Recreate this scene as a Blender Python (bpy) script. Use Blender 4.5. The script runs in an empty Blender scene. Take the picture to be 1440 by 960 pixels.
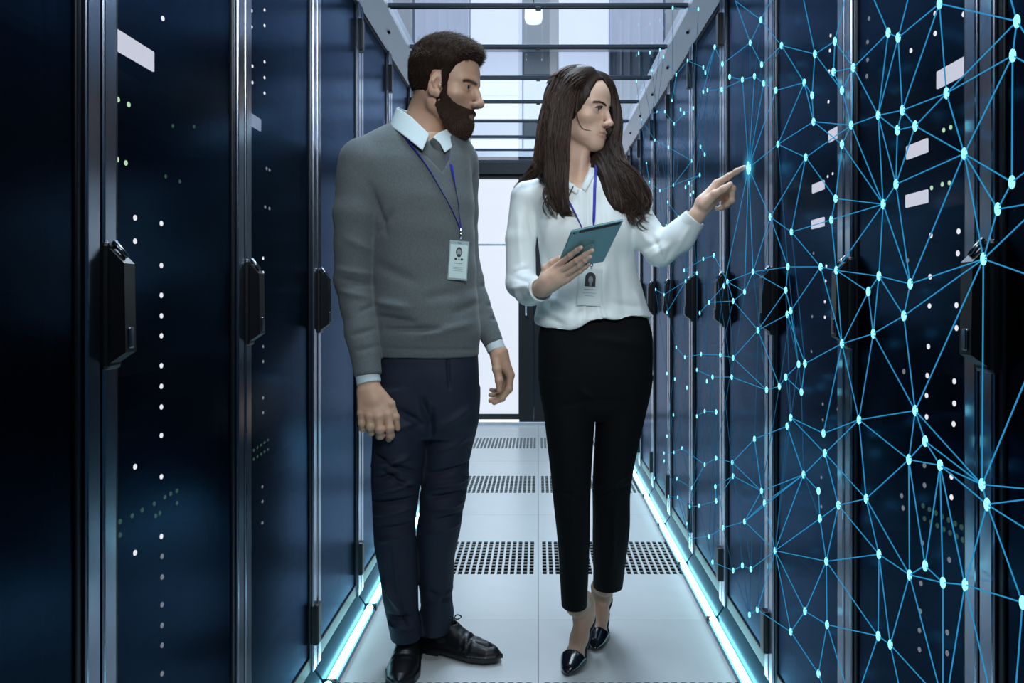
import bpy, bmesh, math, random
import numpy as np
from mathutils import Vector, Matrix, Euler
random.seed(7); RNG = np.random.default_rng(7)
S = bpy.context.scene
C = S.collection
# ------------------------------------------------------------------ camera, world, lights
F, CX, CY, H = 1150.0, 757.0, 415.0, 1.08      # focal length (px), vanishing point of the aisle, eye height
cam_d = bpy.data.cameras.new('camera'); cam = bpy.data.objects.new('camera', cam_d); C.objects.link(cam)
cam.location = (0, 0, H); cam.rotation_euler = (math.pi/2, 0, 0)
cam_d.sensor_width = 36; cam_d.lens = F/1440*36
cam_d.shift_x = -(CX-720)/1440; cam_d.shift_y = -(480-CY)/1440
cam_d.clip_start = 0.02
S.camera = cam
S.view_settings.view_transform = 'Standard'; S.view_settings.look = 'None'
S.view_settings.exposure = 0.0; S.view_settings.gamma = 1.0; S.view_settings.use_curve_mapping = False
W = bpy.data.worlds.new('world'); S.world = W; W.use_nodes = True
W.node_tree.nodes['Background'].inputs[0].default_value = (0.055, 0.145, 0.28, 1)
W.node_tree.nodes['Background'].inputs[1].default_value = 0.13

def area(name, loc, target, sx, sy, power, col):
    l = bpy.data.lights.new(name, 'AREA'); l.shape = 'RECTANGLE'; l.size = sx; l.size_y = sy
    l.energy = power; l.color = col
    o = bpy.data.objects.new(name, l); C.objects.link(o); o.location = loc
    o.rotation_euler = (Vector(target)-Vector(loc)).to_track_quat('-Z', 'Y').to_euler()
    return o
# luminaires hung in the white room above the glass roof of the aisle, and an added fill light behind the camera for the faces
area('ceiling_lamp_light', (0.0, 4.7, 3.55), (0, 4.2, 0), 1.1, 1.6, 100, (0.80, 0.92, 1.0))
area('ceiling_lamp_light', (-0.1, 2.25, 3.55), (0, 2.4, 0), 1.0, 1.1, 64, (0.84, 0.94, 1.0))
area('front_fill_light', (0.32, -0.3, 2.45), (-0.05, 2.4, 1.35), 0.9, 0.7, 5.5, (0.90, 0.96, 1.0)).data.spread = math.radians(60)

def P(x, y, d):                 # photo pixel + distance along the aisle -> world point
    return Vector(((x-CX)*d/F, d, H-(y-CY)*d/F))

# ------------------------------------------------------------------ materials
def mat(name, col, rough=0.5, metal=0.0, emit=None, estr=0.0, spec=0.5, noise=0.0, nscale=30, bump=0.0, bscale=200, sss=0.0, coat=0.0, sheen=0.0, stretch=None):
    m = bpy.data.materials.new(name); m.use_nodes = True
    nt = m.node_tree; b = nt.nodes['Principled BSDF']
    b.inputs['Base Color'].default_value = (*col, 1); b.inputs['Roughness'].default_value = rough
    b.inputs['Metallic'].default_value = metal; b.inputs['Specular IOR Level'].default_value = spec
    if emit: b.inputs['Emission Color'].default_value = (*emit, 1); b.inputs['Emission Strength'].default_value = estr
    if coat: b.inputs['Coat Weight'].default_value = coat; b.inputs['Coat Roughness'].default_value = .15
    if sheen: b.inputs['Sheen Weight'].default_value = sheen
    if sss:
        b.inputs['Subsurface Weight'].default_value = sss; b.inputs['Subsurface Radius'].default_value = (.012, .004, .002)
        b.inputs['Subsurface Scale'].default_value = 0.6
    tc = nt.nodes.new('ShaderNodeTexCoord'); src = tc.outputs['Object']
    if stretch:
        mp = nt.nodes.new('ShaderNodeMapping'); mp.inputs['Scale'].default_value = stretch
        nt.links.new(src, mp.inputs['Vector']); src = mp.outputs['Vector']
    if noise:
        n = nt.nodes.new('ShaderNodeTexNoise'); n.inputs['Scale'].default_value = nscale; n.inputs['Detail'].default_value = 4
        nt.links.new(src, n.inputs['Vector'])
        mx = nt.nodes.new('ShaderNodeMix'); mx.data_type = 'RGBA'
        mx.inputs['A'].default_value = (*[c*(1-noise) for c in col], 1); mx.inputs['B'].default_value = (*[min(1, c*(1+noise)) for c in col], 1)
        nt.links.new(n.outputs['Fac'], mx.inputs['Factor']); nt.links.new(mx.outputs['Result'], b.inputs['Base Color'])
    if bump:
        n2 = nt.nodes.new('ShaderNodeTexNoise'); n2.inputs['Scale'].default_value = bscale; n2.inputs['Detail'].default_value = 3
        nt.links.new(src, n2.inputs['Vector'])
        bp = nt.nodes.new('ShaderNodeBump'); bp.inputs['Strength'].default_value = bump; bp.inputs['Distance'].default_value = 0.002
        nt.links.new(n2.outputs['Fac'], bp.inputs['Height']); nt.links.new(bp.outputs['Normal'], b.inputs['Normal'])
    return m
def emis(name, col, s):
    m = bpy.data.materials.new(name); m.use_nodes = True; nt = m.node_tree
    nt.nodes.remove(nt.nodes['Principled BSDF']); e = nt.nodes.new('ShaderNodeEmission')
    e.inputs[0].default_value = (*col, 1); e.inputs[1].default_value = s
    nt.links.new(e.outputs[0], nt.nodes['Material Output'].inputs[0]); return m
def sheer(name, col, rough, alpha, metal=0.0, spec=.5, tint=(1, 1, 1)):      # see-through material: partly plain transparent, partly a surface
    m = mat(name, col, rough, metal, spec=spec); nt = m.node_tree; nt.nodes['Principled BSDF'].inputs['Specular Tint'].default_value = (*tint, 1)
    t = nt.nodes.new('ShaderNodeBsdfTransparent'); mx = nt.nodes.new('ShaderNodeMixShader'); mx.inputs[0].default_value = alpha
    nt.links.new(t.outputs[0], mx.inputs[1]); nt.links.new(nt.nodes['Principled BSDF'].outputs[0], mx.inputs[2])
    nt.links.new(mx.outputs[0], nt.nodes['Material Output'].inputs[0]); return m
def glassmat(name, tint=(.9, .95, 1)):
    m = bpy.data.materials.new(name); m.use_nodes = True; nt = m.node_tree; nt.nodes.remove(nt.nodes['Principled BSDF'])
    t = nt.nodes.new('ShaderNodeBsdfTransparent'); t.inputs[0].default_value = (*tint, 1)
    g = nt.nodes.new('ShaderNodeBsdfGlossy'); g.inputs['Roughness'].default_value = .02
    fr = nt.nodes.new('ShaderNodeFresnel'); fr.inputs[0].default_value = 1.38
    ge = nt.nodes.new('ShaderNodeNewGeometry'); iv = nt.nodes.new('ShaderNodeMath'); iv.operation = 'SUBTRACT'; iv.inputs[0].default_value = 1.0
    nt.links.new(ge.outputs['Backfacing'], iv.inputs[1]); mu = nt.nodes.new('ShaderNodeMath'); mu.operation = 'MULTIPLY'
    nt.links.new(fr.outputs[0], mu.inputs[0]); nt.links.new(iv.outputs[0], mu.inputs[1])     # one reflection per pane: on its outer face only
    mx = nt.nodes.new('ShaderNodeMixShader'); nt.links.new(mu.outputs[0], mx.inputs[0])
    nt.links.new(t.outputs[0], mx.inputs[1]); nt.links.new(g.outputs[0], mx.inputs[2])
    nt.links.new(mx.outputs[0], nt.nodes['Material Output'].inputs[0]); return m

M = dict(
    tile=mat('floor_tile', (.66, .685, .68), .28, noise=.06, nscale=9, spec=.5),
    void=mat('underfloor', (.012, .018, .022), .9),
    rack=mat('rack_paint', (.005, .008, .014), .42, .0, bump=.05, bscale=600),
    rackin=mat('rack_interior', (.008, .010, .014), .7),
    doorframe=mat('door_paint', (.004, .007, .014), .36, .0, spec=.4),
    mesh=sheer('perforated_steel', (.010, .0165, .031), .22, .72, 1.0, .5, (.60, .76, 1.0)),
    alu=mat('aluminium_post', (.38, .44, .55), .20, 1.0, noise=.05, nscale=60, stretch=(1, 1, .05)),
    rail=mat('rail_aluminium', (.55, .60, .68), .38, .7),
    black=mat('black_plastic', (.008, .009, .011), .32),
    dchrome=mat('dark_chrome', (.28, .31, .35), .25, 1),
    chrome=mat('chrome', (.75, .8, .85), .12, 1),
    beam=mat('roof_bar', (.022, .035, .055), .4, .4),
    plinth=mat('plinth_steel', (.10, .24, .34), .28, .8),
    ledtube=emis('led_tube', (.42, .90, 1.0), 6.0),
    glass=glassmat('roof_glass'),
    wall=mat('wall_paint', (.30, .36, .45), .6, noise=.05),
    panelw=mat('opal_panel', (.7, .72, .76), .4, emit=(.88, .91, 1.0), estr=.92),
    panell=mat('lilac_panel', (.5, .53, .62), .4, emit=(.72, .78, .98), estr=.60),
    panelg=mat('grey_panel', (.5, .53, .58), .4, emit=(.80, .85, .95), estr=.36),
    paneld=mat('dark_panel', (.075, .095, .13), .3),
    doorglass=mat('frosted_lit_glass', (.25, .25, .25), .25, emit=(.83, .88, 1.0), estr=.80),
    darkmetal=mat('dark_door_metal', (.012, .016, .020), .4, .3),
    server=mat('server_face', (.010, .013, .018), .5),
    led=emis('white_indicator', (.92, .93, 1.0), 11.0), ledd=emis('dim_indicator', (.75, .82, .95), 2.6),
    ledg=emis('green_indicator', (.62, .95, .62), 9.0), ledgd=emis('dim_green_indicator', (.25, .60, .42), 1.4),
    tag=emis('lit_display', (.80, .83, .97), 9.0), tagd=emis('dim_display', (.55, .68, .92), 4.5),
)

# ------------------------------------------------------------------ mesh helpers
def link(name, me, m, parent=None, smooth=False):
    o = bpy.data.objects.new(name, me); C.objects.link(o)
    if m is not None and not me.materials: me.materials.append(m)
    if parent: o.parent = parent
    if smooth: me.polygons.foreach_set('use_smooth', np.ones(len(me.polygons), bool))
    return o
def empty(name, loc=(0, 0, 0), rz=0):
    o = bpy.data.objects.new(name, None); C.objects.link(o); o.location = loc; o.rotation_euler = (0, 0, rz); o.empty_display_size = .1; return o
def tag(o, label, cat, group=None):
    o['label'] = label; o['category'] = cat
    if group: o['group'] = group
    return o
class MB:
    def __init__(s): s.v = []; s.f = []
    def box(s, x0, x1, y0, y1, z0, z1, bev=0.0):
        n = len(s.v)
        if bev <= 0:
            s.v += [(x, y, z) for x in (x0, x1) for y in (y0, y1) for z in (z0, z1)]
            s.f += [tuple(n+i for i in q) for q in ((0, 1, 3, 2), (4, 6, 7, 5), (0, 4, 5, 1), (2, 3, 7, 6), (0, 2, 6, 4), (1, 5, 7, 3))]
        else:
            bm = bmesh.new(); bmesh.ops.create_cube(bm, size=1)
            for v in bm.verts: v.co = ((x0+x1)/2+v.co.x*(x1-x0), (y0+y1)/2+v.co.y*(y1-y0), (z0+z1)/2+v.co.z*(z1-z0))
            bmesh.ops.bevel(bm, geom=list(bm.edges), offset=bev, segments=2, affect='EDGES', profile=.5)
            bm.verts.index_update()
            s.v += [tuple(v.co) for v in bm.verts]; s.f += [tuple(n+v.index for v in f.verts) for f in bm.faces]; bm.free()
        return s
    def prism(s, prof, a0, a1, axis='x'):       # profile of 2D points extruded along an axis
        n = len(s.v); k = len(prof)
        for a in (a0, a1):
            for p, q in prof: s.v.append({'x': (a, p, q), 'y': (p, a, q), 'z': (p, q, a)}[axis])
        for i in range(k): j = (i+1) % k; s.f.append((n+i, n+j, n+k+j, n+k+i))
        s.f.append(tuple(n+i for i in range(k))[::-1]); s.f.append(tuple(n+k+i for i in range(k))); return s
    def tube(s, pts, r, n=8, cap=True):
        pts = [Vector(p) for p in pts]; rs = r if hasattr(r, '__len__') else [r]*len(pts)
        base = len(s.v); up = None
        for i, p in enumerate(pts):
            t = (pts[min(i+1, len(pts)-1)]-pts[max(i-1, 0)])
            t = t.normalized() if t.length > 1e-9 else Vector((0, 0, 1))
            if up is None: up = t.orthogonal().normalized()
            up = (up-t*up.dot(t)); up = up.normalized() if up.length > 1e-6 else t.orthogonal().normalized()
            w = t.cross(up)
            for k in range(n):
                a = 2*math.pi*k/n; s.v.append(tuple(p+(up*math.cos(a)+w*math.sin(a))*rs[i]))
        for i in range(len(pts)-1):
            for k in range(n): k2 = (k+1) % n; s.f.append((base+i*n+k, base+i*n+k2, base+(i+1)*n+k2, base+(i+1)*n+k))
        if cap: s.f.append(tuple(base+k for k in range(n))[::-1]); s.f.append(tuple(base+(len(pts)-1)*n+k for k in range(n)))
        return s
    def disc(s, c, axis, r, h, n=10):
        a = Vector(axis).normalized(); return s.tube([Vector(c), Vector(c)+a*h], r, n)
    def mesh(s, name): me = bpy.data.meshes.new(name); me.from_pydata(s.v, [], s.f); me.update(); return me
    def build(s, name, m, parent=None, smooth=False): return link(name, s.mesh(name), m, parent, smooth)
def copy_tree(o, parent=None):
    c = o.copy(); C.objects.link(c); c.parent = parent
    for ch in list(o.children): copy_tree(ch, c)
    return c

# ------------------------------------------------------------------ the setting
XW, XR, BAY, B0, YEND = .583, .621, .553, 1.136, 6.79
def struct(o): o['kind'] = 'structure'; return o
fl = struct(MB().box(-3.2, 3.2, -1.6, 9.0, -.36, -.30).build('floor', M['void']))
# floor tiles: width of half the aisle, a slotted band across the middle of each
TD, T0 = 1.305, 1.415
def tile_mesh(nx=22, ny=11):
    mb = MB(); g = .0009; w0, w1 = g, XW-g; d0, d1 = g, TD-g; b0, b1 = .447, .870; th = .004
    mx = .012; xs = [w0]; p = (w1-w0-2*mx)/nx
    for i in range(nx): a = w0+mx+i*p; xs += [a+p*.15, a+p*.78]
    xs.append(w1)
    q = (b1-b0)/ny; ys = [d0]
    for j in range(ny): a = b0+j*q; ys += [a+q*.03, a+q*.95]
    ys.append(d1)
    vi = {}
    def vid(i, j):
        if (i, j) not in vi: vi[(i, j)] = len(mb.v); mb.v.append((xs[i], ys[j], 0))
        return vi[(i, j)]
    for i in range(len(xs)-1):
        for j in range(len(ys)-1):
            if i % 2 == 1 and j % 2 == 1: continue
            mb.f.append((vid(i, j), vid(i+1, j), vid(i+1, j+1), vid(i, j+1)))
    bm = bmesh.new(); me = mb.mesh('floor_tile'); bm.from_mesh(me)
    r = bmesh.ops.extrude_face_region(bm, geom=list(bm.faces))
    for v in [e for e in r['geom'] if isinstance(e, bmesh.types.BMVert)]: v.co.z -= th
    bmesh.ops.recalc_face_normals(bm, faces=list(bm.faces)); bm.to_mesh(me); bm.free(); return me
tm = tile_mesh()
for row in range(-2, 5):
    for cxx in (-XW, 0.0):
        o = link('floor_tile', tm, M['tile'], fl); o.location = (cxx, T0+row*TD, 0)
struct(MB().box(-3.2, 3.2, -1.6, 9.0, 3.72, 3.80).build('ceiling', M['wall']))
wb = struct(MB().box(-3.2, 3.2, 6.93, 7.05, 2.27, 3.72).build('wall_back', M['wall']))
cols = [(-2.0, -1.53, 'd'), (-1.53, -1.06, 'g'), (-1.05, -.58, 'd'), (-.577, -.131, 'w'), (-.131, .167, 'm'), (.167, .60, 'w'), (.60, 1.06, 'd'), (1.07, 1.53, 'g'), (1.53, 2.0, 'd')]
rows = [(3.16, 3.71, dict(w='panelw', m='panelg', d='panell', g='panelg')), (2.935, 3.14, dict(w='panell', m='paneld', d='paneld', g='paneld')),
        (2.56, 2.925, dict(w='panelw', m='panelw', d='panelg', g='panell')), (2.41, 2.55, dict(w='panell', m='paneld', d='paneld', g='paneld')), (2.28, 2.40, dict(w='panelw', m='panelw', d='panelg', g='panelg'))]
for z0, z1, mm in rows:
    for x0, x1, k in cols:
        MB().box(x0+.006, x1-.006, 6.905, 6.928, z0+.006, z1-.006, .004).build('wall_panel', M[mm[k]], wb)
for nm, x0 in (('wall_left', -3.2), ('wall_right', 3.12)):
    struct(MB().box(x0, x0+.08, -1.6, 7.0, -.3, 3.72).build(nm, M['wall']))
# glazed double door at the end of the aisle
dr = empty('door_1', (0, YEND, 0)); struct(dr)
MB().box(-.64, .64, 0, .10, 2.085, 2.27, .004).build('door_header', M['darkmetal'], dr)
MB().box(-.66, .66, -.012, .1, 2.225, 2.275, .003).build('header_ledge', M['rail'], dr)
for i in range(9): MB().disc((-.44+i*.11, .002, 2.19), (0, -1, 0), .007, .006).build('header_light', M['ledd'], dr)
MB().box(-.64, .64, .0, .10, .0, .028, .003).build('threshold', M['rail'], dr)
for sgn in (-1, 1):
    MB().box(*sorted((sgn*.64, sgn*.585)), 0, .10, .028, 2.085, .003).build('door_jamb', M['darkmetal'], dr)
    a, b = (-.58, -.06) if sgn < 0 else (-.04, .58)
    lf = MB().box(-.585 if sgn < 0 else .02, -.045 if sgn < 0 else .585, .03, .07, .03, .09, .003).build('door_leaf', M['darkmetal'], dr)
    x0, x1 = (-.585, -.16) if sgn < 0 else (.09, .585)
    MB().box(x0, x1, .045, .055, .085, 1.496, 0).build('pane', M['doorglass'], lf)
    MB().box(x0, x1, .045, .055, 1.510, 2.06, 0).build('pane', M['doorglass'], lf)
    MB().box(x0, x1, .038, .062, 1.494, 1.512, .002).build('glazing_bar', M['rail'], lf)
    MB().box(-.165 if sgn < 0 else -.035, -.04 if sgn < 0 else .095, .028, .072, .03, 2.08, .003).build('stile', M['darkmetal'], lf)
    MB().box(-.585 if sgn < 0 else .09, -.16 if sgn < 0 else .585, .03, .07, 2.05, 2.085, .002).build('top_rail', M['darkmetal'], lf)
    hx = -.10 if sgn < 0 else .03
    MB().tube([(hx, .028, .9), (hx, -.02, .92), (hx, -.02, 1.22), (hx, .028, 1.24)], .009).build('pull_handle', M['chrome'], lf, True)
    MB().box(x0, x1, .0, .03, .03, .045).build('floor_seal', M['panelw'], lf)

# ------------------------------------------------------------------ server racks
RH = 2.10
def rack_proto():
    t = empty('server_rack'); w = BAY/2-.0045
    b = MB(); b.box(-w, w, .05, .95, .0, .055).box(-w, w, .05, .95, RH-.02, RH).box(-w, -w+.015, .05, .95, .055, RH-.02).box(w-.015, w, .05, .95, .055, RH-.02).box(-w+.015, w-.015, .93, .95, .055, RH-.02)
    b.build('cabinet_body', M['rackin'], t)
    MB().box(-w, w, .004, .05, .0, .062, .002).build('plinth', M['rack'], t)
    for sx in (-1, 1):
        MB().box(sx*w-.034*(sx > 0), sx*w+.034*(sx < 0), -.016, .045, .064, RH, .003).build('frame_post', M['alu'], t)
    d = MB(); i0 = w-.037
    d.box(-i0, -i0+.012, -.010, .018, .07, RH-.004, .002).box(i0-.012, i0, -.010, .018, .07, RH-.004, .002)
    d.box(-i0+.010, i0-.010, -.010, .018, .07, .11, .002).box(-i0+.010, i0-.010, -.010, .018, RH-.045, RH-.004, .002)
    dd = d.build('door', M['doorframe'], t)
    MB().box(-i0+.010, i0-.010, -.006, -.003, .10, RH-.03).build('perforated_panel', M['mesh'], dd)
    h = MB(); hx = -w+.018
    h.box(hx-.020, hx+.020, -.022, -.004, .975, 1.155, .006)
    hb = h.build('door_handle', M['black'], t)
    MB().prism([(-.022, .985), (-.044, 1.0), (-.042, 1.125), (-.022, 1.145)], hx-.015, hx+.015).build('lever', M['black'], hb)
    MB().tube([(hx, -.020, 1.156), (hx, -.038, 1.134)], .004).build('lock_barrel', M['dchrome'], hb, True)
    MB().box(hx-.006, hx+.006, -.0465, -.042, 1.005, 1.035, .002).build('lever_plate', M['dchrome'], hb)
    for z in (.19, 1.96):
        MB().box(w-.034, w+.003, -.028, -.003, z-.055, z+.055, .004).build('hinge', M['black'], t)
    return t
sm = MB().box(-.225, .225, .04, .60, 0, .082, .003).mesh('server_unit'); sm.materials.append(M['server'])
ordn = ['nearest', 'second', 'third', 'fourth', 'fifth', 'sixth', 'seventh', 'eighth', 'ninth', 'tenth', 'eleventh']
proto = rack_proto(); RACK = {}
ledp = MB().box(-.268, .268, -.066, -.030, .001, .014, .002).mesh('channel'); ledt = MB().tube([(-.262, -.049, .020), (.262, -.049, .020)], .011, 8).mesh('light_tube')
ledc = MB().prism([(-.034, .006), (-.030, .022), (-.004, .060), (.002, .060), (.002, .006)], -.270, .270).mesh('sloped_cover')
leds = MB().box(-.2745, -.266, -.067, .0, .0, .024, .001).mesh('end_cap')
for me, k in ((ledp, 'plinth'), (ledt, 'ledtube'), (ledc, 'plinth'), (leds, 'black')): me.materials.append(M[k])
REDGE = [.576, 1.128, 1.620, 2.150]+[2.697+.551*i for i in range(8)]
first = True
for side, sgn in (('left', -1), ('right', 1)):
    for k in range(-1, 10):
        r = proto if first else copy_tree(proto); first = False
        e0, e1 = (B0+BAY*k, B0+BAY*(k+1)) if sgn < 0 else (REDGE[k+1], REDGE[k+2])
        r.location = (sgn*XR, (e0+e1)/2, 0); r.rotation_euler = (0, 0, -sgn*math.pi/2); r.scale = ((e1-e0)/BAY, 1, 1)
        tag(r, f'black mesh-door server cabinet, {ordn[k+1]} from the camera in the {side} row', 'server cabinet', 'server cabinets along the aisle')
        RACK[(side, k)] = r
        if k < 4:
            for z in np.arange(.14, 1.95, .135): u = link('server_unit', sm, None, r); u.location = (0, 0, float(z))
        l = empty('led_floor_strip', r.location, r.rotation_euler.z); l.scale = r.scale
        tag(l, f'cyan LED light strip at the foot of the {ordn[k+1]} cabinet of the {side} row', 'light strip', 'LED strips along the cabinet feet')
        for nm, me in (('channel', ledp), ('light_tube', ledt), ('sloped_cover', ledc), ('end_cap', leds)): link(nm, me, None, l)

# indicator lights and lit displays on the server fronts, just behind the mesh of the doors
LX = XR+.010
def bay(d, sgn): return max(-1, min(9, int(math.floor((d-B0)/BAY)))) if sgn < 0 else max(-1, min(9, sum(d >= e for e in REDGE)-2))
def rmat(o): return Matrix.LocRotScale(o.location, o.rotation_euler, o.scale)
dotm = {}
def dot(px, py, key, r=.0045):
    sgn = -1 if px < CX else 1
    d = F*LX/abs(px-CX); w = P(px, py, d); k = bay(d, sgn)
    rk = RACK[('left' if sgn < 0 else 'right', k)]
    ck = (key, r)
    if ck not in dotm:
        me = bpy.data.meshes.new('indicator_light'); bm = bmesh.new(); bmesh.ops.create_uvsphere(bm, u_segments=8, v_segments=6, radius=r)
        for v in bm.verts: v.co.y *= .5
        bm.to_mesh(me); bm.free(); me.materials.append(M[key]); dotm[ck] = me
    o = link('indicator_light', dotm[ck], None, rk)
    M4 = rmat(rk)
    o.location = M4.inverted() @ w
def plate(x0, y0, x1, y1, key, hpx):          # display whose top edge runs from (x0,y0) to (x1,y1), hpx tall at its near end
    sgn = -1 if x0 < CX else 1
    near = (x0, y0) if abs(x0-CX) > abs(x1-CX) else (x1, y1); far = (x1, y1) if near == (x0, y0) else (x0, y0)
    dn, df = F*LX/abs(near[0]-CX), F*LX/abs(far[0]-CX)
    z1 = P(near[0], near[1], dn).z; z0 = z1-hpx*dn/F
    k = bay(dn, sgn); rk = RACK[('left' if sgn < 0 else 'right', k)]
    M4 = rmat(rk); I = M4.inverted()
    a, b = I @ Vector((sgn*LX, dn, z0)), I @ Vector((sgn*LX, df, z1))
    MB().box(min(a.x, b.x), max(a.x, b.x), .006, .010, z0, z1, .001).build('lit_display', M[key], rk)
for y in (26,): dot(229, y, 'led')
for y in (314, 373, 415, 444, 472): dot(227, y, 'led')
for y in (514, 543, 572, 612, 670, 754): dot(227, y, 'led')
for y in (782, 811, 850, 879, 907, 947): dot(228, y, 'ledd')
for y in (306, 339, 656, 777): dot(190, y, 'led')
for x, y in ((151, 132), (166, 140), (181, 147), (152, 219), (165, 224), (177, 229)): dot(x, y, 'ledg', .0042)
for x, y in ((243, 177), (233, 248), (253, 255), (273, 178)): dot(x, y, 'ledgd', .0035)
for x, y in ((154, 740), (169, 733), (169, 752), (186, 725), (217, 708), (232, 699), (219, 725), (225, 721), (249, 690), (249, 707), (200, 717), (240, 694)): dot(x, y, 'ledgd', .004)
for x, y in ((354, 15), (372, 14), (354, 38), (372, 36), (355, 93), (372, 87), (372, 109), (355, 116), (372, 131)): dot(x, y, 'led', .0038)
for x, y in ((349, 223), (375, 237), (379, 239), (347, 282), (373, 291), (379, 293)): dot(x, y, 'ledd', .004)
for x, y in ((352, 337), (352, 360), (370, 363), (370, 383), (370, 414), (370, 434)): dot(x, y, 'led', .0038)
for x, y in ((370, 487), (370, 508), (351, 513), (351, 534), (370, 559), (351, 566), (370, 580), (351, 589), (369, 684), (369, 705), (369, 735), (350, 675), (350, 718), (350, 750)): dot(x, y, 'ledd', .0038)
for i in range(7): dot(347+5*i, 640-3.6*i, 'ledgd', .0035); dot(347+5*i, 652-3.4*i, 'ledgd', .0035)
plate(155, 36, 214, 71, 'tag', 31); plate(345, 155, 365, 168, 'tagd', 18)
# right row
for x, y in ((1315, 19), (1355, 20), (1315, 47), (1281, 71)): dot(x, y, 'led', .0042)
for x, y in ((1222, 26), (1220, 59), (1220, 84), (1219, 107)): dot(x, y, 'ledd', .0045)
for x, y in ((1168, 50), (1167, 71), (1188, 85), (1187, 107), (1186, 129), (1166, 100), (1165, 143), (1190, 30), (1191, 9)): dot(x, y, 'led', .0038)
for x, y in ((1327, 183), (1337, 179), (1325, 259), (1335, 257), (1310, 264)): dot(x, y, 'ledg', .0038)
for x, y in ((1164, 248), (1171, 244), (1179, 241)): dot(x, y, 'led', .0032)
for x, y in ((1309, 331), (1348, 325), (1347, 356), (1308, 389), (1307, 430), (1345, 429), (1345, 461), (1305.5, 487), (1304, 528), (1342, 536), (1303, 556), (1342, 567), (1341, 596), (1303, 586), (1338, 670), (1338, 699)): dot(x, y, 'led', .0045)
for x, y in ((1276, 366), (1213, 432), (1271, 522), (1300, 654), (1300, 682), (1268, 697), (1270, 714), (1297, 763), (1335, 787), (1295, 820), (1294, 859), (1293, 886), (1293, 913), (1332, 889), (1332, 918)): dot(x, y, 'ledd', .0045)
for x, y in ((1162, 374), (1183, 372), (1161, 395), (1182, 394), (1160, 424), (1181, 425), (1160, 446), (1181, 447), (1180, 469), (1180, 501)): dot(x, y, 'led', .0036)
for x, y in ((1210, 511), (1210, 535), (1208, 616), (1207, 640), (1178, 575), (1178, 620), (1157, 568), (1157, 590), (1155, 671), (1155, 712), (1144, 356), (1142, 445), (1141, 494)): dot(x, y, 'ledd', .0036)
for i in range(7): dot(1298+9*i, 711+5*i, 'ledgd', .0045); dot(1300+9*i, 729+5*i, 'ledgd', .0045)
plate(1320, 100, 1377, 69, 'tag', 27); plate(1277, 210, 1306, 194, 'tag', 20); plate(1276, 282, 1306, 266, 'tag', 19)
plate(1167, 184, 1189, 172, 'tag', 17); plate(1144, 260, 1160, 253, 'tag', 13); plate(1143, 312, 1160, 305, 'tag', 13)

# ------------------------------------------------------------------ glass roof of the aisle
ZR = 2.12
for i, d in enumerate([2.46+.487*j for j in range(-1, 9)]):
    g = empty('roof_glass_panel', (0, d, ZR))
    tag(g, f'clear glass roof panel, {ordn[i]} from the camera, between two dark roof bars', 'glass panel', 'glass panels roofing the aisle')
    MB().box(-.535, .535, .012, .475, .004, .012).build('pane', M['glass'], g)
    b = empty('roof_bar', (0, d, ZR)); tag(b, f'dark metal bar across the aisle roof, {ordn[i]} from the camera', 'roof bar', 'bars across the aisle roof')
    MB().box(-.545, .545, -.007, .007, -.003, .012, .002).build('bar_profile', M['beam'], b)
    MB().box(-.535, .535, .010, .016, -.004, .003).build('gasket', M['black'], b)
    MB().box(-.010, .010, -.012, .012, -.012, -.005, .001).build('clip', M['black'], b)
for side, sgn in (('left', -1), ('right', 1)):
    o = empty('roof_rail', (sgn*.545, 0, ZR)); tag(o, f'aluminium rail along the top of the {side} cabinet row', 'rail')
    MB().prism([(sgn*-.005, -.012), (sgn*.065, -.052), (sgn*.085, -.020), (sgn*.085, .05), (sgn*-.005, .05)], .4, YEND, 'y').build('rail_profile', M['rail'], o)
    for j in range(13): MB().disc((sgn*.028, .70+j*.487, -.031), (-sgn*.3, 0, -1), .006, .008, 6).build('bolt', M['black'], o)
# cooling pipes, cable trays and a lamp in the room above
for sgn, side in ((-1, 'left'), (1, 'right')):
    o = empty('cooling_pipe', (sgn*1.02, 0, 2.62)); tag(o, f'chromed cooling pipe above the {side} cabinet row, seen through the glass', 'pipe')
    MB().tube([(0, 2.6, 0), (0, 6.8, 0)], .085, 16).build('pipe_run', M['chrome'], o, True)
    for j in range(5): MB().tube([(0, 2.9+j*.9, 0), (0, 2.95+j*.9, 0)], .105, 16).build('flange', M['rail'], o)
    o = empty('cable_tray', (sgn*1.40, 0, 2.80)); tag(o, f'dark cable tray above the {side} cabinet row, seen through the glass', 'cable tray')
    MB().box(-.14, .14, 2.4, 6.85, -.01, 0).box(-.15, -.14, 2.4, 6.85, -.01, .08).box(.14, .15, 2.4, 6.85, -.01, .08).build('tray', M['beam'], o)
    for j in range(6): MB().tube([(-.1+j*.04, 2.4, .02), (-.1+j*.04, 6.8, .02)], .014, 6).build('cable', M['black'], o)
o = empty('pendant_lamp', (-.035, 6.0, 3.08)); tag(o, 'small bell-shaped white lamp hanging above the glass roof', 'lamp')
MB().tube([(0, 0, 0), (0, 0, .03), (0, 0, .10), (0, 0, .13)], [.058, .066, .064, .03], 16).build('lamp_shade', mat('lamp_opal', (.8, .8, .8), .4, emit=(1, 1, 1), estr=1.1), o, True)
MB().tube([(0, 0, .13), (0, 0, .64)], .005, 6).build('cord', M['black'], o)

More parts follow.
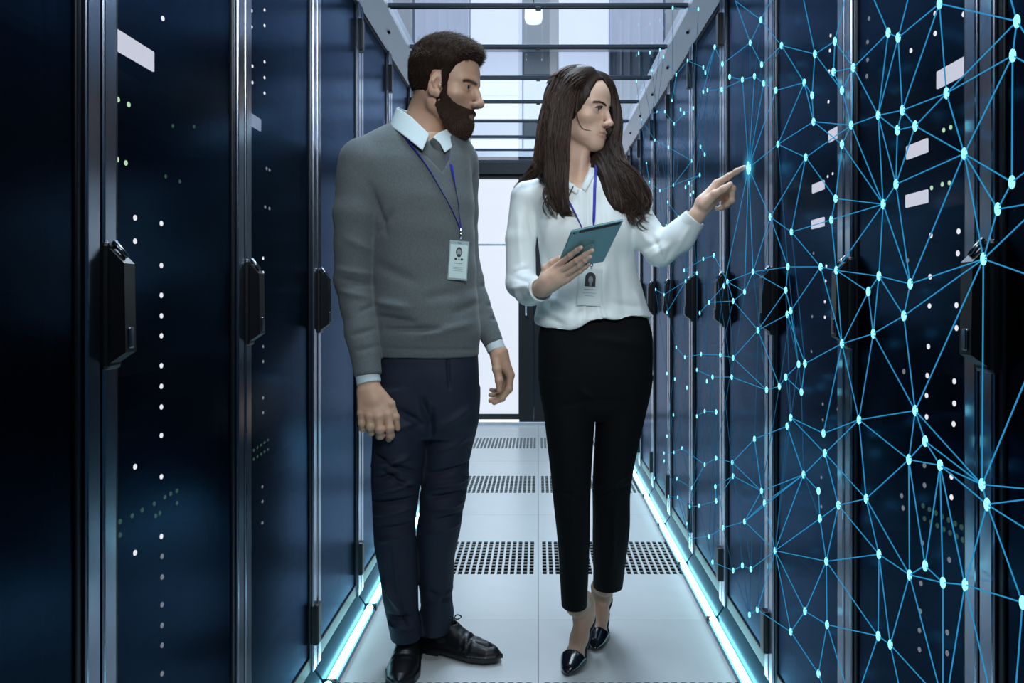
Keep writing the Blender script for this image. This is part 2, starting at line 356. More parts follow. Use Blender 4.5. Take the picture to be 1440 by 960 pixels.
# ------------------------------------------------------------------ glowing network floating in front of the right row
HX = .566
NODES = [(1070,28),(1055,60),(1005,66),(1099,64),(1071,91),(1016,90),(989,95),(992,102),(967,85),(951,105),(933,80),(898,75),(914,74),(928,70),(917,99),(895,114),(946,11),(982,13),
(1026,108),(1044,112),(1061,107),(1074,117),(1091,127),(1131,116),(1146,76),(1142,134),(1144,171),(1094,203),(1133,221),(1015,126),(995,127),(989,129),(975,152),(962,159),(957,154),(948,174),(945,141),(935,157),(924,157),
(902,169),(921,197),(940,207),(973,226),(991,217),(985,206),(984,246),(969,257),(964,263),(947,260),(928,268),(913,256),(909,229),(971,274),(975,270),
(1321,5),(1430,30),(1424,78),(1331,131),(1249,46),(1263,53),(1200,95),(1174,58),(1172,101),(1184,127),(1235,162),(1269,155),(1262,183),(1287,177),(1197,176),(1184,203),(1356,216),(1423,256),(1260,259),(1242,287),(1175,279),
(939,284),(954,305),(948,312),(937,317),(1083,305),(1113,326),(1108,375),(1154,375),(1059,382),(1105,408),(1004,359),(989,364),(980,384),(962,380),(964,395),(1023,396),(1018,402),(1047,410),(1031,423),(997,425),(984,440),(938,439),(934,414),(922,407),
(1066,464),(1107,442),(1112,437),(1031,503),(1013,499),(986,498),(963,502),(951,488),(1002,530),(1029,530),(980,520),(994,536),(966,545),(949,533),(938,525),(1078,548),(1096,543),(1105,530),(1123,512),(1132,511),(1127,551),
(1169,309),(1403,294),(1383,364),(1236,388),(1176,380),(1221,410),(1280,399),(1271,444),(1228,469),(1184,483),
(1112,587),(1107,599),(1061,617),(1007,644),(1030,650),(991,653),(1031,669),(1006,684),(1007,704),(959,630),(948,636),(934,637),(934,648),(952,673),(973,686),(953,699),(940,698),(920,672),(970,712),(983,711),(1071,690),(1075,707),(1130,667),(1047,733),(1017,742),(997,754),(970,757),(966,736),(1090,774),(1002,790),(1031,802),(1044,795),(1056,800),(1151,690),(1153,729),(980,585),(991,578),(1007,579),(947,583),(938,613),(1158,609),(1160,637),
(1208,590),(1287,577),(1301,620),(1278,646),(1322,654),(1218,701),(1179,710),(1236,779),(1162,789),(1381,681),(1388,709),(1301,795),(1279,808),(1326,819),(1357,822),
(1065,857),(1054,864),(1112,888),(1132,859),(1163,878),(1235,894),(1252,906),(1151,947),(1438,847),(1052.7,236)]
CH = """1321,5 1430,30|1321,5 1263,53 1249,46 1200,95 1172,101|1321,5 1331,131|1321,5 1269,155|1430,30 1331,131|1430,30 1424,78|1430,30 1418,-14|1424,78 1331,131 1269,155 1235,162 1197,176 1144,171|1424,78 1356,216|1424,78 1423,256|1331,131 1356,216|1331,131 1287,177 1262,183 1235,162|1269,155 1287,177 1356,216 1423,256|1356,216 1260,259 1242,287|1269,155 1262,183 1260,259|1287,177 1260,259|1249,46 1235,162|1263,53 1269,155|1263,53 1235,162|1249,46 1225,-10|1263,53 1280,-14|1200,95 1235,162|1200,95 1174,58|1200,95 1197,176|1200,95 1184,127|1172,101 1184,127 1197,176|1172,101 1174,58 1146,76|1174,58 1190,-10|1235,162 1260,259|1235,162 1242,287|1197,176 1242,287|1184,203 1242,287|1197,176 1184,203 1175,279|1356,216 1280,399|1356,216 1383,364|1356,216 1403,294|1423,256 1403,294 1383,364|1423,256 1450,235|1403,294 1450,286|1424,78 1450,92|1430,30 1450,60
1383,364 1280,399 1236,388 1176,380 1154,375|1383,364 1271,444 1228,469 1184,483 1132,511|1383,364 1450,388|1383,364 1450,300|1383,364 1381,681|1383,364 1287,577|1280,399 1271,444 1287,577|1236,388 1271,444|1236,388 1221,410 1176,380|1221,410 1184,483|1221,410 1228,469|1236,388 1228,469|1242,287 1236,388|1242,287 1280,399|1260,259 1280,399|1242,287 1176,380|1242,287 1169,309 1113,326|1242,287 1175,279|1175,279 1169,309 1176,380 1184,483|1228,469 1287,577|1228,469 1208,590|1184,483 1208,590|1154,375 1184,483|1184,483 1158,609
1287,577 1208,590 1158,609|1287,577 1301,620 1278,646 1287,577|1301,620 1322,654 1278,646|1287,577 1381,681|1301,620 1381,681|1322,654 1381,681 1388,709 1322,654|1208,590 1278,646|1208,590 1218,701|1208,590 1160,637|1278,646 1218,701 1179,710|1278,646 1279,808|1278,646 1301,795|1322,654 1301,795 1279,808|1322,654 1326,819|1322,654 1357,822 1388,709|1381,681 1450,688|1388,709 1450,701|1388,709 1450,748|1388,709 1438,847|1381,681 1450,515|1301,795 1326,819 1357,822 1438,847|1279,808 1326,819|1218,701 1236,779 1279,808|1218,701 1279,808|1179,710 1236,779 1162,789|1179,710 1162,789|1160,637 1218,701|1160,637 1179,710|1438,847 1428,975
1090,774 1162,789|1162,789 1132,859 1112,888 1065,857 1054,864|1132,859 1163,878 1235,894 1252,906 1312,972|1162,789 1163,878 1151,947 1112,888|1090,774 1065,857|1090,774 1132,859|1090,774 1112,888|1236,779 1235,894|1236,779 1252,906|1279,808 1252,906|1162,789 1235,894|1279,808 1322,972|1326,819 1326,972|1357,822 1333,972|1357,822 1392,972|1235,894 1208,972|1252,906 1266,972|1163,878 1192,972|1151,947 1160,972
1034,1 1070,28|1034,1 1055,60|1070,28 1099,64|1070,28 1055,60|1070,28 1090,-10|1055,60 1016,90 1005,66|1055,60 1071,91 1099,64 1146,76|1099,64 1131,116 1142,134|1146,76 1184,127|1131,116 1091,127 1074,117 1061,107 1044,112 1026,108|1044,112 1015,126 995,127|1142,134 1144,171 1094,203 1052.7,236|1144,171 1184,203|1094,203 1133,221 1197,176|1131,116 1094,203|1131,116 1144,171|1146,76 1142,134|1146,76 1128,-10|1133,221 1175,279|1133,221 1113,326|1133,221 1083,305|1052.7,236 1083,305|1052.7,236 1061,107|1052.7,236 1074,117|1052.7,236 1044,112|1052.7,236 1091,127|1052.7,236 1059,382|1052.7,236 1047,410|1052.7,236 1018,402
967,85 989,95 992,102|967,85 951,105 933,80 917,99|946,11 982,13|1005,66 992,102|1005,66 989,129|951,105 945,141|975,152 962,159 948,174 935,157 924,157 902,169 921,197 940,207 973,226|957,154 962,159|985,206 991,217|973,226 947,260|984,246 947,260 928,268 913,256 909,229 902,169|984,246 969,257 964,263|939,284 954,305 948,312 937,317
1083,305 1113,326 1154,375 1108,375 1059,382 1023,396|1083,305 1108,375|1083,305 1059,382|1059,382 1105,408 1108,375|1059,382 1047,410 1023,396 1031,423 1047,410|1031,423 997,425 984,440|1023,396 1004,359 989,364 962,380 980,384 964,395 938,439|1023,396 997,425|1031,423 1066,464 1107,442 1112,437 1154,375|1066,464 1105,408|1066,464 1031,503 1013,499 986,498 963,502 951,488|1105,408 1112,437|1112,437 1123,512|1107,442 1132,511|1066,464 1096,543|1031,503 1078,548 1096,543 1105,530 1123,512 1132,511|1105,530 1127,551 1132,511|1029,530 1078,548|1029,530 1002,530 980,520|922,407 934,414 964,395
1112,587 1107,599 1061,617 1030,650 1007,644 991,653 959,630 948,636 934,637|1112,587 1158,609|1107,599 1130,667|1112,587 1160,637|1061,617 1071,690|1030,650 1071,690 1130,667 1160,637|1031,669 1071,690|1030,650 1031,669 1006,684 1007,704 1031,669|1071,690 1075,707 1047,733 1017,742 997,754 970,757|1130,667 1047,733|1130,667 1151,690 1153,729 1179,710|1130,667 1075,707|1130,667 1090,774|1153,729 1090,774|1047,733 1090,774|1071,690 1047,733|1007,704 983,711 970,712 953,699 940,698|991,653 973,686 952,673|973,686 970,712|1090,774 1056,800 1044,795 1031,802 1002,790|1153,729 1162,789|1075,707 1090,774|991,578 980,585|991,578 1007,579|966,736 970,757"""
def hp(x, y):
    q = max(x-CX, 60)/F; X = HX
    v = (CY-y)/F                       # keep the sheet between floor and roof rail
    if v/q*X > .985: X = .985*q/v
    if v/q*X < -1.05: X = -1.05*q/v
    return P(x, y, X/q)
holo = empty('network_hologram', (HX, 2.3, 0)); tag(holo, 'glowing cyan network of points and lines floating before the right cabinet row', 'hologram')
OFF = Vector((HX, 2.3, 0))
mnode = emis('cyan_node', (.24, .86, 1.0), 1.8); mlink = emis('cyan_line', (.03, .38, .76), .72); mfaint = emis('faint_line', (.04, .30, .62), 0.28)
bm = bmesh.new(); bmesh.ops.create_icosphere(bm, subdivisions=2, radius=1)
for v in bm.verts: v.co.x *= .0035; v.co.y *= .0047; v.co.z *= .0085
nme = bpy.data.meshes.new('node'); bm.to_mesh(nme); bm.free(); nme.materials.append(mnode)
NP = []
for x, y in NODES:
    p = hp(x, y); o = link('node', nme, None, holo); o.location = p-OFF; NP.append((x, y, p))
    if y > 100 and x < 1053 and x > 1052: o.scale = (1.7, 1.7, 2.2); o['label'] = 'largest, brightest point, touched by a fingertip'
    elif x < 1000: o.scale = (.8, .9, .9)
def snap(x, y):
    b = min(NP, key=lambda n: (n[0]-x)**2+(n[1]-y)**2)
    return b[2] if (b[0]-x)**2+(b[1]-y)**2 < 60 else hp(x, y)
nl = 0; done = set()
for row in CH.split('\n'):
    for ch in row.split('|'):
        pts = [tuple(map(float, q.split(','))) for q in ch.split()]
        for a, b in zip(pts, pts[1:]):
            if (b, a) in done or (a, b) in done: continue
            done.add((a, b)); pa, pb = snap(*a)-OFF, snap(*b)-OFF
            MB().tube([pa, pb], .00095, 5).build('link_line', mlink, holo); nl += 1
print('LINKS', nl)
mb = MB(); rr = random.Random(3)
for i, (x, y, p) in enumerate(NP):
    if x > 1130: continue
    cand = [n for n in NP if 50 < n[1]-y < 190 and abs(n[0]-x) < 26]
    for n in rr.sample(cand, min(len(cand), 1)): mb.tube([p-OFF, n[2]-OFF], .0009, 4)
o = mb.build('faint_lines', mfaint, holo); o['kind'] = 'stuff'

# soft glow in the air around the touched point
vm = bpy.data.materials.new('touch_glow'); vm.use_nodes = True; nt = vm.node_tree; nt.nodes.remove(nt.nodes['Principled BSDF'])
tc = nt.nodes.new('ShaderNodeTexCoord'); ln = nt.nodes.new('ShaderNodeVectorMath'); ln.operation = 'LENGTH'; nt.links.new(tc.outputs['Object'], ln.inputs[0])
mr = nt.nodes.new('ShaderNodeMapRange'); mr.inputs['From Min'].default_value = 0.0; mr.inputs['From Max'].default_value = .07; mr.inputs['To Min'].default_value = 1; mr.inputs['To Max'].default_value = 0
nt.links.new(ln.outputs['Value'], mr.inputs['Value']); pw = nt.nodes.new('ShaderNodeMath'); pw.operation = 'POWER'; pw.inputs[1].default_value = 3.2; nt.links.new(mr.outputs[0], pw.inputs[0])
sm_ = nt.nodes.new('ShaderNodeMath'); sm_.operation = 'MULTIPLY'; sm_.inputs[1].default_value = 34; nt.links.new(pw.outputs[0], sm_.inputs[0])
em = nt.nodes.new('ShaderNodeEmission'); em.inputs[0].default_value = (.08, .60, 1.0, 1); nt.links.new(sm_.outputs[0], em.inputs[1]); nt.links.new(em.outputs[0], nt.nodes['Material Output'].inputs['Volume'])
bm = bmesh.new(); bmesh.ops.create_icosphere(bm, subdivisions=3, radius=.07); gme = bpy.data.meshes.new('glow'); bm.to_mesh(gme); bm.free()
o = link('glow', gme, vm, holo); o.location = snap(1052.7, 236)-OFF; o.scale = (.3, .9, 1)

# ------------------------------------------------------------------ modelling with distance fields (numpy), turned into meshes
f32 = np.float32
def smin(a, b, k):
    if k <= 0: return np.minimum(a, b)
    h = np.maximum(k-np.abs(a-b), 0)/k
    return np.minimum(a, b)-h*h*(k*.25)
class Vol:
    def __init__(s, lo, hi, h):
        s.lo = np.array(lo, float); s.h = h
        n = np.ceil((np.array(hi)-s.lo)/h).astype(int)+1; s.n = n
        s.ax = [(s.lo[i]+np.arange(n[i])*h).astype(f32) for i in range(3)]
        s.d = np.full(tuple(n), .5, f32)
    def grid(s, sl=None):
        sl = sl or (slice(None),)*3
        return s.ax[0][sl[0]][:, None, None], s.ax[1][sl[1]][None, :, None], s.ax[2][sl[2]][None, None, :]
    def _sl(s, lo, hi, m):
        return tuple(slice(max(0, int((lo[i]-m-s.lo[i])/s.h)), max(0, min(int(s.n[i]), int((hi[i]+m-s.lo[i])/s.h)+2))) for i in range(3))
    def put(s, fn, lo, hi, k=0.0, op='u', m=None):
        sl = s._sl(lo, hi, (k*1.2+3*s.h) if m is None else m)
        if any(q.stop <= q.start for q in sl): return
        v = fn(*s.grid(sl)).astype(f32)
        if op == 'u': s.d[sl] = smin(s.d[sl], v, k)
        elif op == 's': s.d[sl] = -smin(-s.d[sl], v, k)
        elif op == 'i': s.d[sl] = -smin(-s.d[sl], -v, k)
    def cap(s, a, b, ra, rb, k=.01, op='u', flat=None, fs=1.0):
        a = np.array(a, float); b = np.array(b, float); r = max(ra, rb)
        def fn(X, Y, Z):
            ba = b-a; l2 = max(float(ba@ba), 1e-12)
            t = np.clip(((X-a[0])*ba[0]+(Y-a[1])*ba[1]+(Z-a[2])*ba[2])/l2, 0, 1)
            qx, qy, qz = X-a[0]-t*ba[0], Y-a[1]-t*ba[1], Z-a[2]-t*ba[2]
            q2 = qx*qx+qy*qy+qz*qz
            if flat is not None: q2 = q2+(fs*fs-1)*(qx*flat[0]+qy*flat[1]+qz*flat[2])**2
            return np.sqrt(q2)-(ra+(rb-ra)*t)
        s.put(fn, np.minimum(a, b)-r, np.maximum(a, b)+r, k, op)
    def chain(s, pts, rs, k=.01, **kw):
        for i in range(len(pts)-1): s.cap(pts[i], pts[i+1], rs[i], rs[i+1], k, **kw)
    def ell(s, c, r, k=.01, op='u', R=None):
        c = np.array(c, float); r = np.array(r, float); R_ = np.eye(3) if R is None else np.array(R)
        def fn(X, Y, Z):
            dx, dy, dz = X-c[0], Y-c[1], Z-c[2]
            q = [(R_[0, i]*dx+R_[1, i]*dy+R_[2, i]*dz) for i in range(3)]
            k0 = np.sqrt((q[0]/r[0])**2+(q[1]/r[1])**2+(q[2]/r[2])**2)
            k1 = np.sqrt((q[0]/r[0]**2)**2+(q[1]/r[1]**2)**2+(q[2]/r[2]**2)**2)+1e-6
            return k0*(k0-1)/k1
        e = np.full(3, r.max()) if R is not None else r
        s.put(fn, c-e, c+e, k, op)
    def loft(s, keys, k=.02, n=2.0, op='u', axis=2):
        """keys: (t, cu, cv, a, b): elliptic sections along an axis (2 = vertical)"""
        K = np.array(sorted(keys), float); tt = np.linspace(K[0, 0], K[-1, 0], 160)
        cols = [pchip(K[:, 0], K[:, j], tt) for j in range(1, 5)]
        t0, t1 = K[0, 0], K[-1, 0]
        def fn(X, Y, Z):
            U, V, T = (X, Y, Z) if axis == 2 else ((Y, Z, X) if axis == 0 else (X, Z, Y))
            cu, cv, a, b = [np.interp(T, tt, c).astype(f32) for c in cols]
            q = ((np.abs(U-cu)/a)**n+(np.abs(V-cv)/b)**n)**(1/n)
            return np.maximum((q-1)*np.minimum(a, b), np.maximum(T-t1, t0-T))
        lo = np.array([(K[:, 1]-K[:, 3]).min(), (K[:, 2]-K[:, 4]).min(), t0]); hi = np.array([(K[:, 1]+K[:, 3]).max(), (K[:, 2]+K[:, 4]).max(), t1])
        if axis == 0: lo, hi = lo[[2, 0, 1]], hi[[2, 0, 1]]
        if axis == 1: lo, hi = lo[[0, 2, 1]], hi[[0, 2, 1]]
        s.put(fn, lo, hi, k, op)
    def plane(s, p, nrm, k=0.0):            # keep the side the normal points away from
        p = np.array(p); nrm = np.array(nrm)/np.linalg.norm(nrm)
        X, Y, Z = s.grid(); v = (X-p[0])*nrm[0]+(Y-p[1])*nrm[1]+(Z-p[2])*nrm[2]
        s.d = -smin(-s.d, -v.astype(f32), k)
    def cutend(s, p, nrm, rad):             # flat end of a limb: cut only near p
        p = np.array(p); nrm = np.array(nrm)/np.linalg.norm(nrm)
        sl = s._sl(p-rad, p+rad, 0)
        X, Y, Z = s.grid(sl); v = ((X-p[0])*nrm[0]+(Y-p[1])*nrm[1]+(Z-p[2])*nrm[2]).astype(f32)
        s.d[sl] = np.maximum(s.d[sl], v)
    def mesh(s, d=None): return surfnet(s.d if d is None else d, s.lo, s.h)
def pchip(x, y, q):
    if len(x) < 3: return np.interp(q, x, y)
    h = np.diff(x); dl = np.diff(y)/h; m = np.zeros(len(x))
    for i in range(1, len(x)-1):
        if dl[i-1]*dl[i] > 0: w1, w2 = 2*h[i]+h[i-1], h[i]+2*h[i-1]; m[i] = (w1+w2)/(w1/dl[i-1]+w2/dl[i])
    m[0], m[-1] = dl[0], dl[-1]
    i = np.clip(np.searchsorted(x, q)-1, 0, len(x)-2); t = (q-x[i])/h[i]
    return (1+2*t)*(1-t)**2*y[i]+t*(1-t)**2*h[i]*m[i]+t*t*(3-2*t)*y[i+1]+t*t*(t-1)*h[i]*m[i+1]
def surfnet(d, lo, h):
    d = d.copy()
    for a in range(3):                      # close the field at the box sides
        sl = [slice(None)]*3
        for e in (0, -1): sl[a] = e; d[tuple(sl)] = np.maximum(d[tuple(sl)], h*.5)
    ins = d < 0; n = np.array(d.shape)-1
    cnt = np.zeros(tuple(n), np.int8)
    offs = [(i, j, k) for i in (0, 1) for j in (0, 1) for k in (0, 1)]
    for i, j, k in offs: cnt += ins[i:i+n[0], j:j+n[1], k:k+n[2]]
    act = np.argwhere((cnt > 0) & (cnt < 8)); idx = np.full(tuple(n), -1, np.int32)
    idx[act[:, 0], act[:, 1], act[:, 2]] = np.arange(len(act))
    val = {o: d[act[:, 0]+o[0], act[:, 1]+o[1], act[:, 2]+o[2]] for o in offs}
    acc = np.zeros((len(act), 3)); num = np.zeros(len(act))
    for a in range(3):
        for o in offs:
            if o[a]: continue
            p = list(o); p[a] = 1; p = tuple(p); v0, v1 = val[o], val[p]; cr = (v0 < 0) != (v1 < 0)
            t = np.where(cr, v0/np.where(cr, v0-v1, 1), 0)
            q = np.tile(np.array(o, float), (len(act), 1)); q[:, a] = t
            acc += q*cr[:, None]; num += cr
    V = (act+acc/num[:, None])*h+np.array(lo)
    Fs = []
    for a in range(3):
        b, c = (a+1) % 3, (a+2) % 3
        s0 = [slice(None)]*3; s1 = [slice(None)]*3; s0[a] = slice(0, -1); s1[a] = slice(1, None)
        for q in (b, c): s0[q] = slice(1, -1); s1[q] = slice(1, -1)
        i0, i1 = ins[tuple(s0)], ins[tuple(s1)]
        e = np.argwhere(i0 != i1)
        if not len(e): continue
        fl = i0[e[:, 0], e[:, 1], e[:, 2]]
        e = e.copy(); e[:, b] += 1; e[:, c] += 1
        def cell(db, dc): g = e.copy(); g[:, b] -= db; g[:, c] -= dc; return idx[g[:, 0], g[:, 1], g[:, 2]]
        q = np.stack([cell(1, 1), cell(0, 1), cell(0, 0), cell(1, 0)], 1)
        q[~fl] = q[~fl][:, ::-1]; Fs.append(q)
    Fq = np.concatenate(Fs); Fq = Fq[(Fq >= 0).all(1)]
    return V, Fq
def vnormals(V, Fq):
    a, b, c, d = (V[Fq[:, i]] for i in range(4)); n = np.cross(c-a, d-b); N = np.zeros_like(V)
    for i in range(4): np.add.at(N, Fq[:, i], n)
    return N/np.maximum(np.linalg.norm(N, axis=1, keepdims=True), 1e-12)
def relax(V, Fq, it=1, f=.5):
    for _ in range(it):
        S_ = np.zeros_like(V); c = np.zeros(len(V))
        for i in range(4):
            for j in (1, 3): np.add.at(S_, Fq[:, i], V[Fq[:, (i+j) % 4]]); np.add.at(c, Fq[:, i], 1)
        V = V*(1-f)+f*S_/np.maximum(c, 1)[:, None]
    return V
def to_mesh(name, V, Fq, col=None):
    me = bpy.data.meshes.new(name); nf = len(Fq); k = Fq.shape[1]
    me.vertices.add(len(V)); me.vertices.foreach_set('co', np.asarray(V, f32).ravel())
    me.loops.add(nf*k); me.loops.foreach_set('vertex_index', np.asarray(Fq, np.int32).ravel())
    me.polygons.add(nf); me.polygons.foreach_set('loop_start', np.arange(nf, dtype=np.int32)*k)
    me.polygons.foreach_set('use_smooth', np.ones(nf, bool))
    me.update(calc_edges=True)
    if col is not None:
        at = me.attributes.new('col', 'FLOAT_COLOR', 'POINT'); c4 = np.ones((len(V), 4), f32); c4[:, :3] = col; at.data.foreach_set('color', c4.ravel())
    return me
def join(parts):
    V = []; Fq = []; Cc = []; n = 0
    for p in parts:
        V.append(p[0]); Fq.append(p[1]+n); n += len(p[0])
        if len(p) > 2: Cc.append(p[2])
    return np.concatenate(V), np.concatenate(Fq), (np.concatenate(Cc) if Cc else None)
def strands(P3, rad, sides=3):
    """P3 (N,K,3) centre lines, rad (K,) or (N,K) -> open tapering tubes"""
    N, K, _ = P3.shape; T = np.gradient(P3, axis=1); T /= np.maximum(np.linalg.norm(T, axis=2, keepdims=True), 1e-9)
    ref = np.where(np.abs(T[..., 2:3]) < .8, np.array([0, 0, 1.]), np.array([1., 0, 0]))
    A = np.cross(T, ref); A /= np.maximum(np.linalg.norm(A, axis=2, keepdims=True), 1e-9); B = np.cross(T, A)
    r = np.broadcast_to(rad, (N, K))[..., None]
    ring = np.stack([P3+r*(A*math.cos(2*math.pi*s/sides)+B*math.sin(2*math.pi*s/sides)) for s in range(sides)], 2)
    V = ring.reshape(-1, 3); base = (np.arange(N)[:, None]*K+np.arange(K-1)[None])*sides
    Fq = []
    for s in range(sides):
        s2 = (s+1) % sides; Fq.append(np.stack([base+s, base+s2, base+sides+s2, base+sides+s], -1).reshape(-1, 4))
    return V, np.concatenate(Fq)
def pv(x, y, d): return np.array(P(x, y, d))
def rows(tab):          # (row y, left x, right x, distance, half depth) in the photo -> loft keys
    out = []
    for y, xl, xr, d, b in tab: c = P((xl+xr)/2, y, d); out.append((c.z, c.x, d, (xr-xl)/2*d/F, b))
    return out
def poly2(pts):         # signed distance to a polygon in the x-z plane
    pts = np.array(pts, float)
    def fn(X, Z):
        d2 = None; ins = np.zeros(np.broadcast(X, Z).shape, bool)
        for i in range(len(pts)):
            a, b = pts[i], pts[(i+1) % len(pts)]; e = b-a; l2 = e@e
            t = np.clip(((X-a[0])*e[0]+(Z-a[1])*e[1])/l2, 0, 1)
            q = (X-a[0]-t*e[0])**2+(Z-a[1]-t*e[1])**2; d2 = q if d2 is None else np.minimum(d2, q)
            c = (a[1] > Z) != (b[1] > Z)
            ins ^= c & (X < (b[0]-a[0])*(Z-a[1])/((b[1]-a[1]) or 1e-9)+a[0])
        return np.where(ins, -1, 1)*np.sqrt(d2)
    return fn
def waves(V, seed, n, kx, kz, amp):       # soft irregular folds
    r = np.random.default_rng(seed); o = np.zeros(len(V))
    for _ in range(n):
        k = np.array([r.normal()*kx, r.normal()*kx, r.normal()*kz]); o += np.sin(V@k+r.uniform(0, 6.28))
    return amp*o/math.sqrt(n)
def creases(V, N, lst, d):               # folds along given lines: (x0,y0,x1,y1,width px,depth mm)
    o = np.zeros(len(V))
    for x0, y0, x1, y1, w, am in lst:
        a, b = P(x0, y0, d), P(x1, y1, d); a2, b2 = np.array((a.x, a.z)), np.array((b.x, b.z)); e = b2-a2; q = V[:, [0, 2]]-a2
        t = np.clip((q@e)/(e@e), 0, 1); r = np.linalg.norm(q-t[:, None]*e, axis=1); s = w*.8*d/F
        o += am*.001*np.exp(-(r/s)**2)*(np.sin(np.pi*np.clip(t*.92+.04, 0, 1))**.5)
    return o*np.clip(-N[:, 1]*1.5+.4, 0, 1)
def vcol(name, rough, sss=0.0, spec=.5, bump=0.0, bscale=300, coat=0):
    m = mat(name, (.5, .5, .5), rough, sss=sss, spec=spec, bump=bump, bscale=bscale, coat=coat); nt = m.node_tree
    a = nt.nodes.new('ShaderNodeAttribute'); a.attribute_name = 'col'; nt.links.new(a.outputs['Color'], nt.nodes['Principled BSDF'].inputs['Base Color']); return m
MS = vcol('skin', .46, sss=.25, spec=.4, bump=.06, bscale=700)
ME = vcol('eye', .08)
def headrot(psi, pitch=0, roll=0):
    ps = math.radians(psi)
    R0 = Matrix(((-math.cos(ps), math.sin(ps), 0), (-math.sin(ps), -math.cos(ps), 0), (0, 0, 1)))
    return np.array(R0 @ Matrix.Rotation(math.radians(pitch), 3, 'X') @ Matrix.Rotation(math.radians(roll), 3, 'Y'))

def head_sdf(man=True, h=.0023):
    v = Vol((-.115, -.145, -.30), (.115, .155, .165), h); w = 1.0 if man else .93
    v.ell((0, -.014, .036), (.077*w, .099, .086), .01)
    v.ell((0, .032, .030), (.064*w, .058, .062), .03)
    v.ell((0, .034, -.035), (.058*w, .054, .075), .03)
    jw = .054 if man else .047
    for sx in (-1, 1):
        v.cap((sx*jw, -.004, -.058), (sx*.016, .060 if man else .070, -.100), .019, .015, .03)
        v.ell((sx*.047*w, .052, -.026), (.021, .022, .016), .022)
        v.cap((sx*.010, .084, .017), (sx*.044*w, .067, .018), .010 if man else .007, .008, .016)
    v.ell((0, .064 if man else .076, -.103 if man else -.101), (.021 if man else .016, .018, .017), .022)
    v.ell((0, .067 if man else .071, -.068), (.034 if man else .029, .026, .026), .022)                      # muzzle
    for sx in (-1, 1): v.ell((sx*.032, .098, -.001), (.017, .017, .012), .016, 's')
    ns = 1.0 if man else .88                                              # nose
    v.chain([(0, .088, .012), (0, .098, -.012), (0, .113*(.985 if not man else 1), -.034)], [.008*ns, .0085*ns, .0105*ns], .012)
    v.ell((0, .112, -.037), (.0115*ns, .0115*ns, .0095*ns), .007)
    for sx in (-1, 1):
        v.ell((sx*.0125*ns, .099, -.0405), (.0075*ns, .0105, .0075), .007)
        v.ell((sx*.0065*ns, .106, -.0475), (.0035, .0055, .0030), .003, 's')
    lf = .9 if man else .9                                             # lips
    mo = .007 if man else .0025
    for sx in (-1, 1):
        v.chain([(0, .0985-mo, -.0655), (sx*.010, .0975-mo, -.0655), (sx*.0235, .086-mo, -.0705)], [.0050*lf, .0054*lf, .0028], .006)
        v.chain([(0, .0975-mo*1.2, -.0765), (sx*.011, .0955-mo*1.2, -.0755), (sx*.0225, .086-mo, -.0712)], [.0066*lf, .0058*lf, .0028], .006)
        v.chain([(0, .1045-mo, -.0712), (sx*.012, .1015-mo, -.0708), (sx*.024, .090-mo, -.0712)], [.0018, .0018, .001], .003, op='s')
    v.cap((0, .100, -.052), (0, .1025, -.059), .003, .003, .006, op='s')    # philtrum
    for sx in (-1, 1):                                                    # eyelids, eye openings
        v.ell((sx*.032, .0735, 0), (.0150, .0150, .0148), .005)
        c = np.array((sx*.032, .090, -.0005)); v.ell(c, (.0138, .020, .0046 if man else .0058), .002, 's')
        # ear
        e = np.array((sx*.0770*w, .003, -.008)); Re = np.array(Matrix.Rotation(sx*.40, 3, 'Z') @ Matrix.Rotation(-.18, 3, 'X'))
        v.ell(e, (.0065, .0195, .0315), .008, R=Re)
        v.ell(e+np.array((0, .010, -.024)), (.006, .010, .011), .006)
        v.ell(e+np.array((sx*.0062, .003, .001)), (.0055, .0105, .0185), .003, 's', R=Re)
        v.chain([e+Re@np.array((sx*.005, -.001, -.009)), e+Re@np.array((sx*.0055, -.008, .004)), e+Re@np.array((sx*.005, -.002, .018))], [.0024, .003, .0024], .004)
        v.ell(e+np.array((sx*.002, .0165, -.004)), (.004, .0045, .006), .004)
    return v
def base_skin(V, man):
    x, y, z = np.abs(V[:, 0]), V[:, 1], V[:, 2]
    c0 = np.array((.58, .36, .25)) if man else np.array((.76, .51, .385)); col = np.tile(c0, (len(V), 1))
    g = lambda cx, cy, cz, s: np.exp(-(((x-cx)/s[0])**2+((y-cy)/s[1])**2+((z-cz)/s[2])**2))
    lip = np.maximum(g(0.008, .098, -.0655, (.016, .02, .0045)), g(.006, .096, -.076, (.016, .02, .0058)))
    col = col*(1-lip[:, None]*.75)+np.array((.36, .14, .125) if man else (.42, .11, .12))*lip[:, None]*.75
    red = g(.04, .06, -.03, (.02, .04, .02))*.25+g(0, .115, -.036, (.015, .02, .012))*.25+g(.078, -.01, -.01, (.01, .03, .035))*.3
    col *= 1+red[:, None]*np.array((.12, -.12, -.15))
    zc = (.0125+.003*np.sin(np.clip((x-.010)/.040, 0, 1)*2.4)) if man else (.0150+.0060*np.sin(np.clip((x-.010)/.040, 0, 1)*2.5))
    br = np.exp(-((z-zc)/(.0042 if man else .0026))**4)*np.clip((x-.007)/.004, 0, 1)*np.clip((.054-x)/.008, 0, 1)*(y > .03)*(.80 if man else .7)
    col = col*(1-br[:, None])+np.array((.035, .02, .014))*br[:, None]
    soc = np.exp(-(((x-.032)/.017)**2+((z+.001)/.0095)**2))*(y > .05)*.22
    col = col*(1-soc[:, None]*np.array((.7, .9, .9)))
    return col
